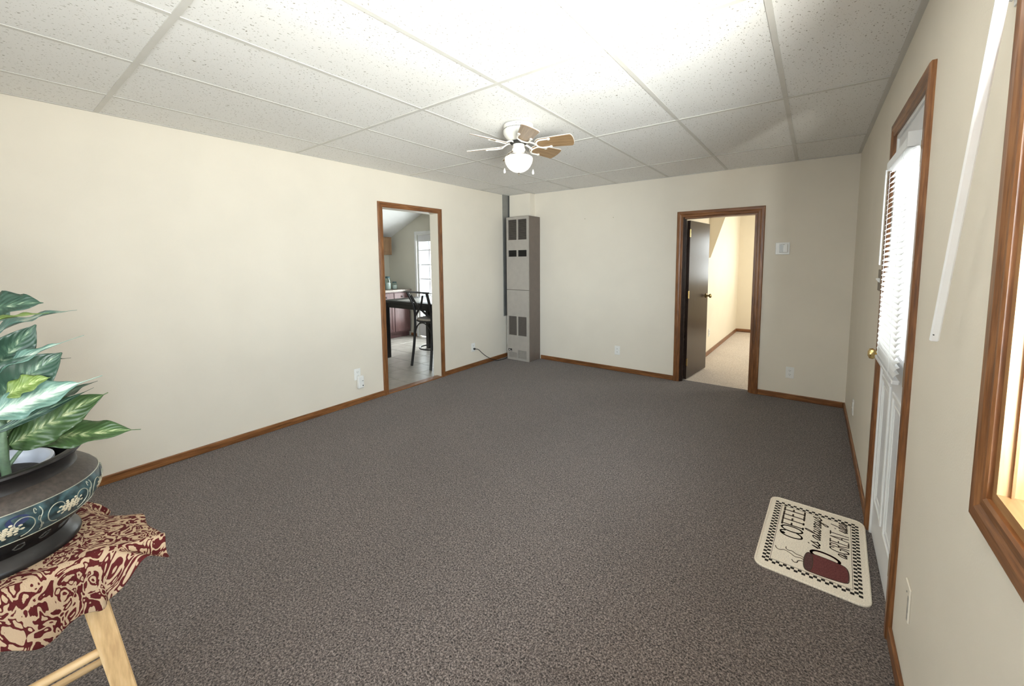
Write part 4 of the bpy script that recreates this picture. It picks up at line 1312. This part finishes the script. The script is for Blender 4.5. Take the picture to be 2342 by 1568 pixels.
for k in range(NM):
    th0 = k * sp + .12
    mb = MB()
    for sg in (1, -1):
        pts = []
        for i in range(26):
            t = i / 25
            r = 1 - .80 * t
            a = -PI / 2 + sg * (t * 2.0 * PI)
            ct, chh = th0 + sg * sp * .22, .122
            pts.append(belly_pt(ct + sg * .0 + math.cos(a) * r * sp * .23, chh + math.sin(a) * r * .027, .0012))
        MB().tube(pts, .0010, 5).build('scroll', 'pot_wire', band)
    mb.tube([belly_pt(th0 + sp * .5 + .012 * math.sin(i), .092 + .056 * i / 10, .0012) for i in range(11)], .0010, 5)
    for j in range(3):
        mb.tube([belly_pt(th0 + sp * (.42 + .05 * j) + .010 * math.cos(a), .143 - .02 * j + .0055 * math.sin(a), .0011) for a in [2 * PI * q_ / 12 for q_ in range(11)]], .0008, 5)
    mb.build('tendrils', 'pot_wire', band)['kind'] = 'stuff'
    fl = MB()
    for ring, cnt, rr in ((0, 1, 0), (1, 6, .0065), (2, 10, .0125), (3, 9, .019)):
        for i in range(cnt):
            a = 2 * PI * i / cnt + ring * .4
            dth, dh = rr * 1.35 * math.cos(a), rr * .72 * math.sin(a)
            ct, chh = th0 + dth / .19, .118 + dh
            sz = .0035 if ring < 3 else .0028
            poly = [belly_pt(ct + sz * math.cos(b_) * (1.15 + .3 * random.random()) / .19, chh + sz * math.sin(b_) * .9, .0016) for b_ in [2 * PI * q_ / 6 + a for q_ in range(6)]]
            fl.add([belly_pt(ct, chh, .0022)] + poly, [(0, 1 + q_, 1 + (q_ + 1) % 6) for q_ in range(6)])
    fl.build('flower', 'pot_cream', band)
    if k % 2 == 0:
        bp_ = [belly_pt(th0 + sp * .18 + sp * .16 * math.cos(a), .136 + .011 * math.sin(a), .0007) for a in [2 * PI * q_ / 14 for q_ in range(14)]]
        MB().add(bp_, [tuple(range(14))]).build('leaf_patch', 'pot_blue', band)
for k in range(22):
    a0 = 2 * PI * k / 22
    mb = MB()
    mb.tube([belly_pt(a0 + da, hh, .0008) for da, hh in ((-.06, .056), (-.03, .066), (.03, .066), (.06, .056), (.03, .050), (-.03, .050))], .0016, 5, closed=True)
    mb.build('lower_motif', 'pot_motif', pt)

# ---- artificial variegated plant in a white liner pot
pl = thing('potted_plant', (PX, PY, PZ + .055), 'leafy green and cream variegated plant in a white liner inside the black planter', 'plant')
c1 = (PX, PY, PZ)
MB().lathe([(.075, .060), (.095, .120), (.104, .196), (.112, .199), (.117, .203), (.116, .208), (.110, .209), (.104, .204), (.099, .190), (.095, .150)], c1, 48, True, False).build('liner_pot', 'liner_white', pl, smooth=True)
MB().lathe([(.0995, .176), (.06, .182), (.01, .184)], c1, 40, False, True).build('soil', 'soil', pl, smooth=True)
def leaf(b_, t_, nh, wd, arch, mat, fold=.28, wave=.16, tail=.10, seed=0, curl=0.0):
    b_, t_ = Vector(b_), Vector(t_)
    ax = (t_ - b_)
    L = ax.length
    ax.normalize()
    nh = Vector(nh)
    nrm = (nh - ax * nh.dot(ax)).normalized()
    ctl = (b_ + t_) / 2 + nrm * arch
    NL, NC = 22, 8
    r_ = random.Random(seed)
    ph, fr = r_.uniform(0, 6), r_.uniform(2.2, 3.4)
    vs, uv = [], []
    for i in range(NL + 1):
        t = i / NL
        p = b_ * (1 - t) ** 2 + ctl * 2 * t * (1 - t) + t_ * t * t
        tg = ((ctl - b_) * (1 - t) + (t_ - ctl) * t).normalized()
        sd = tg.cross(nrm).normalized()
        n2 = sd.cross(tg)
        te = min(1.0, t / (1 - tail))
        wv_ = math.sin(PI * te ** .82) ** .80 if 0 < te < 1 else 0
        wv_ = max(wv_, .02 if t > .5 else .05)
        for j in range(NC + 1):
            a = -1 + 2 * j / NC
            off = sd * wd * wv_ * a * (1 - .12 * abs(a) * fold)
            lift = fold * wd * wv_ * abs(a) ** 1.3 + wave * wd * wv_ * a * a * math.sin(fr * 2 * PI * t + ph + (1.3 if a > 0 else 0)) - curl * wd * wv_ * a ** 2 * abs(a)
            vs.append(p + off + n2 * lift)
            uv.append((j / NC, t))
    fs = [(i * (NC + 1) + j, i * (NC + 1) + j + 1, (i + 1) * (NC + 1) + j + 1, (i + 1) * (NC + 1) + j) for i in range(NL) for j in range(NC)]
    o_ = origin(pl)
    me = bpy.data.meshes.new('leaf')
    me.from_pydata([(v.x - o_[0], v.y - o_[1], v.z - o_[2]) for v in vs], [], fs)
    ul = me.uv_layers.new(name='UVMap')
    for lp in me.loops:
        ul.data[lp.index].uv = uv[lp.vertex_index]
    me.polygons.foreach_set('use_smooth', [True] * len(me.polygons))
    me.materials.append(MATS[mat])
    o = bpy.data.objects.new('leaf', me)
    COL.objects.link(o)
    o.parent = pl
    m_ = o.modifiers.new('thickness', 'SOLIDIFY')
    m_.thickness = .0009
    return o
TOC = (CAM - Vector((PX, PY, 1.1))).normalized()      # towards the room's light side
RT = Vector((.802, .597, 0))
def nmix(c_, u_, r_=0):
    return TOC * c_ + Z3 * u_ + RT * r_
LV = [  # base u,v,Z   tip u,v,Z   half width, normal mix, arch, material, fold, wave, tail
    (-70, 722, .95, 99, 692, .97, .042, (.9, .5, 0), .02, 'leaf_dark', .15, .18, .03),
    (-70, 748, .92, 112, 715, .92, .016, (.35, .9, 0), .01, 'leaf_lime', .3, .2, .10),
    (-40, 872, .94, 82, 742, .95, .047, (.95, .2, .25), .035, 'leaf_dark', .35, .15, .02),
    (-25, 862, .89, 192, 766, .95, .025, (.45, .9, 0), .015, 'leaf_pale', .25, .25, .26),
    (-15, 925, .91, 142, 806, .95, .058, (.8, .35, .25), .045, 'leaf_dark', .30, .12, .02),
    (12, 905, .885, 116, 862, .92, .026, (.7, .6, 0), .012, 'leaf_lime', .25, .2, .05),
    (-20, 952, .865, 234, 858, .96, .041, (.75, .65, 0), .008, 'leaf_pale', .20, .22, .22),
    (-30, 996, .90, 214, 886, .97, .011, (.9, .3, 0), -.01, 'leaf_dark', .5, .3, .12),
    (18, 1020, .95, 247, 897, 1.0, .049, (.9, .4, 0), .012, 'leaf_olive', .18, .14, .05),
    (88, 1006, .985, 322, 981, 1.02, .037, (.8, .55, 0), .012, 'leaf_olive', .2, .22, .10),
    (-75, 1012, .94, 62, 948, .95, .042, (.9, .4, 0), .01, 'leaf_olive', .2, .15, .06),
    (-60, 940, .95, 60, 850, .99, .040, (.8, .4, 0), .02, 'leaf_dark', .2, .15, .06),
    (-90, 860, .97, 20, 790, 1.0, .045, (.8, .4, 0), .02, 'leaf_dark', .2, .15, .06),
]
stems = {}
sbase = [Vector((PX + .062, PY + .038, PZ + .175)), Vector((PX + .02, PY - .03, PZ + .175)), Vector((PX - .03, PY + .03, PZ + .175))]
stop = [Vector((PX + .055, PY + .045, PZ + .36)), Vector((PX + .01, PY - .03, PZ + .58)), Vector((PX - .05, PY + .02, PZ + .48))]
for b_, t_ in zip(sbase, stop):
    MB().tube(smooth([b_, (b_ + t_) / 2 + Vector((.006, -.004, 0)), t_], 6), [.0085 - .0003 * k for k in range(13)], 10).build('stem', 'stem_green', pl, smooth=True)
def petiole(b_):
    best = None
    for s0_, s1_ in zip(sbase, stop):
        t = max(.05, min(.98, (b_.z - .04 - s0_.z) / (s1_.z - s0_.z)))
        q_ = s0_.lerp(s1_, t)
        if best is None or (q_ - b_).length < (best - b_).length:
            best = q_
    mid = (best + b_) / 2 + Z3 * .012
    MB().tube(smooth([best, mid, b_], 5), [.0042 - .0001 * k for k in range(11)], 8).build('petiole', 'stem_green', pl, smooth=True)
for k, (u0, v0, z0, u1, v1, z1, wd, nm, ar_, mt, fo, wa, ta) in enumerate(LV):
    b_, t_ = at(u0, v0, z0), at(u1, v1, z1)
    leaf(b_, t_, nmix(*nm), wd, ar_, mt, fo, wa, ta, seed=k)
    petiole(b_)
mts = ['leaf_dark', 'leaf_olive', 'leaf_pale', 'leaf_dark', 'leaf_lime']
for k in range(12):                                       # the side of the plant turned away
    an = math.radians(125 + k * 20 + random.uniform(-6, 6))
    lv_ = k % 3
    d = Vector((math.cos(an), math.sin(an), 0))
    b_ = Vector((PX, PY, PZ + .27 + .12 * lv_)) + d * .06
    t_ = b_ + d * random.uniform(.18, .24) + Z3 * random.uniform(.0, .09)
    leaf(b_, t_, Z3 + d * .3, random.uniform(.032, .045), .03, mts[k % 5], .2, .18, .08, seed=40 + k)
    petiole(b_)
for k, (a, l_, zz) in enumerate(((-70, .2, .36), (-40, .16, .5), (100, .17, .50), (-100, .2, .26))):
    an = math.radians(a)
    d = Vector((math.cos(an), math.sin(an), 0))
    b_ = Vector((PX - .02, PY - .03, PZ + zz)) + d * .05
    leaf(b_, b_ + d * l_ + Z3 * .06, Z3 + d * .3, .04, .03, mts[k], .2, .18, .08, seed=70 + k)
    petiole(b_)

# ---- kitchen: table, bar chair, cabinets, jars
kt = thing('kitchen_table', (-1.43, 3.60, 0), 'black bar-height kitchen table seen through the left doorway', 'table')
MB().box(-1.48, -.20, 3.60, 4.50, .835, .865).build('table_top', 'black_paint', kt, bevel=.004)
MB().box(-1.45, -.23, 3.635, 3.655, .76, .835).box(-1.45, -.23, 4.44, 4.46, .76, .835).box(-1.45, -1.43, 3.655, 4.44, .76, .835).box(-.25, -.23, 3.655, 4.44, .76, .835).build('apron', 'black_paint', kt)
for x in (-1.465, -.285):
    for y in (3.61, 4.42):
        MB().box(x, x + .07, y, y + .07, 0, .835).build('leg', 'black_paint', kt, bevel=.004)
pm = tag(MB().prism(rrect(.42, .30, .01), (-.80, 3.98, .8655), X, Y, Z3, .003).build('place_mat', 'paper_white'), 'white glossy mat on the black kitchen table', 'table mat')

bc = thing('bar_chair', (-.55, 3.54, 0), 'black cross-back bar chair pulled up to the kitchen table', 'bar chair')
ca = math.radians(-2)
def K(x, y, z):
    return Vector((-.548 + x * math.cos(ca) - y * math.sin(ca), 3.537 + x * math.sin(ca) + y * math.cos(ca), z))
for sx_ in (-1, 1):
    MB().tube(smooth([K(sx_ * .200, -.01, 0), K(sx_ * .185, .03, .30), K(sx_ * .175, .05, .64), K(sx_ * .172, .03, .82), K(sx_ * .205 - .022, -.03, 1.02)], 5), .018, 10).build('back_post', 'black_paint', bc, smooth=True)
    MB().tube(smooth([K(sx_ * .200, .44, 0), K(sx_ * .180, .40, .35), K(sx_ * .165, .37, .63)], 5), .017, 10).build('leg', 'black_paint', bc, smooth=True)
MB().tube(smooth([K(-.262, -.030, 1.022), K(-.12, -.062, 1.026), K(0, -.070, 1.028), K(.10, -.065, 1.026), K(.215, -.035, 1.022)], 5), .034, 12, flat=.34).build('top_rail', 'black_paint', bc, smooth=True)
for sg in (-1, 1):
    MB().tube(smooth([K(sg * .12, -.05, .98), K(sg * .05, -.02, .86), K(-sg * .06, .01, .76), K(-sg * .165, .05, .69)], 5), .014, 10).build('cross_brace', 'black_paint', bc, smooth=True)
seatp = [(.195 * math.cos(a) * (1 - .12 * math.sin(a)), .21 + .20 * math.sin(a)) for a in [2 * PI * k / 28 for k in range(28)]]
MB().prism([tuple(K(a, b_, 0).xy) for a, b_ in seatp], (0, 0, .635), X, Y, Z3, .028).build('seat', 'seat_wood', bc, bevel=.006)
MB().tube([K(1.02 * a, 1.0 * b_, .628) for a, b_ in seatp], .012, 8, closed=True).build('seat_ring', 'black_paint', bc, smooth=True)
MB().tube([K(.185 * math.cos(a), .21 + .185 * math.sin(a), .245) for a in [2 * PI * k / 30 for k in range(30)]], .009, 8, closed=True).build('foot_ring', 'black_paint', bc, smooth=True)
MB().tube([K(.175 * math.cos(a), .04, .42 + .185 * math.sin(a)) for a in [PI * k / 14 for k in range(15)]], .008, 8).build('arch_brace', 'black_paint', bc, smooth=True)
for sx_ in (-1, 1):
    MB().tube([K(sx_ * .178, .21 + .16 * math.cos(a), .42 + .185 * math.sin(a)) for a in [PI * k / 14 for k in range(15)]], .008, 8).build('arch_brace', 'black_paint', bc, smooth=True)

def base_cabinet(y0, y1, label):
    o = thing('base_cabinet', (-3.22, y0, 0), label, 'cabinet', 'kitchen base cabinets')
    MB().box(-3.22, -2.59, y0 + .001, y1 - .001, .09, .868).build('body', 'cabinet_wood', o)
    MB().box(-3.22, -2.63, y0 + .001, y1 - .001, 0, .09).build('toe_kick', 'cabinet_wood', o)
    ym = (y0 + y1) / 2
    for a, b_, kn in ((y0 + .02, ym - .006, ym - .045), (ym + .006, y1 - .02, ym + .045)):
        d = MB().box(-2.59, -2.572, a, b_, .12, .68).build('door', 'cabinet_wood', o, bevel=.003)
        mb = MB()
        for q0, q1, z0, z1 in ((a, a + .05, .12, .68), (b_ - .05, b_, .12, .68), (a + .05, b_ - .05, .12, .17), (a + .05, b_ - .05, .63, .68)):
            mb.box(-2.572, -2.565, q0, q1, z0, z1)
        mb.build('door_frame', 'cabinet_wood', d, bevel=.002)
        MB().lathe([(.006, 0), (.006, .012), (.015, .018), (.013, .026), (.004, .028)], (-2.565, kn, .635), 14, axis=0).build('knob', 'black_paint', d, smooth=True)
        w_ = MB().box(-2.59, -2.572, a, b_, .705, .845).build('drawer', 'cabinet_wood', o, bevel=.003)
        MB().lathe([(.006, 0), (.006, .012), (.015, .018), (.013, .026), (.004, .028)], (-2.572, (a + b_) / 2, .775), 14, axis=0).build('knob', 'black_paint', w_, smooth=True)
base_cabinet(4.27, 5.01, 'plum brown base cabinet beside the kitchen door wall')
base_cabinet(3.53, 4.27, 'plum brown base cabinet half hidden behind the kitchen table leg')
tag(MB().box(-3.219, -2.545, 3.53, 5.025, .869, .908).box(-3.219, -3.20, 3.53, 5.025, .908, 1.0).build('countertop', 'counter_laminate', bevel=.004), 'mottled laminate countertop on the plum brown cabinets', 'countertop')
uc = thing('upper_cabinet', (-3.22, 4.22, 1.50), 'oak upper cabinet at the top left of the kitchen doorway view', 'cabinet')
MB().box(-3.218, -2.95, 4.22, 4.90, 1.56, 1.90).build('body', 'upper_cabinet_wood', uc)
for a, b_ in ((4.235, 4.553), (4.567, 4.885)):
    d = MB().box(-2.95, -2.932, a, b_, 1.575, 1.885).build('door', 'upper_cabinet_wood', uc, bevel=.003)
    mb = MB()
    for q0, q1, z0, z1 in ((a, a + .05, 1.575, 1.885), (b_ - .05, b_, 1.575, 1.885), (a + .05, b_ - .05, 1.575, 1.625), (a + .05, b_ - .05, 1.835, 1.885)):
        mb.box(-2.932, -2.925, q0, q1, z0, z1)
    mb.build('door_frame', 'upper_cabinet_wood', d, bevel=.002)
def jar(x, y, r, h, fill, fh, label):
    o = thing('glass_jar', (x, y, .9085), label, 'jar', 'jars on the kitchen counter')
    c_ = (x, y, .9085)
    MB().lathe([(r * .9, 0), (r, .008), (r, h * .68), (r * .72, h * .84), (r * .70, h * .90)], c_, 24).build('glass', 'jar_glass', o, smooth=True)
    MB().lathe([(r * .84, .006), (r * .92, .012), (r * .92, h * fh)], c_, 20).build('contents', fill, o, smooth=True)
    MB().lathe([(r * .78, h * .86), (r * .78, h * .98), (r * .70, h)], c_, 24).build('lid', 'jar_lid', o, smooth=True)
jar(-2.78, 4.665, .055, .245, 'jar_white', .5, 'tall glass jar half full of white powder on the kitchen counter')
jar(-2.76, 4.800, .050, .140, 'jar_white', .55, 'short round glass jar nearest the kitchen door wall')
jar(-2.80, 4.540, .052, .180, 'jar_dark', .6, 'dark-filled glass jar partly hidden by the doorway casing')
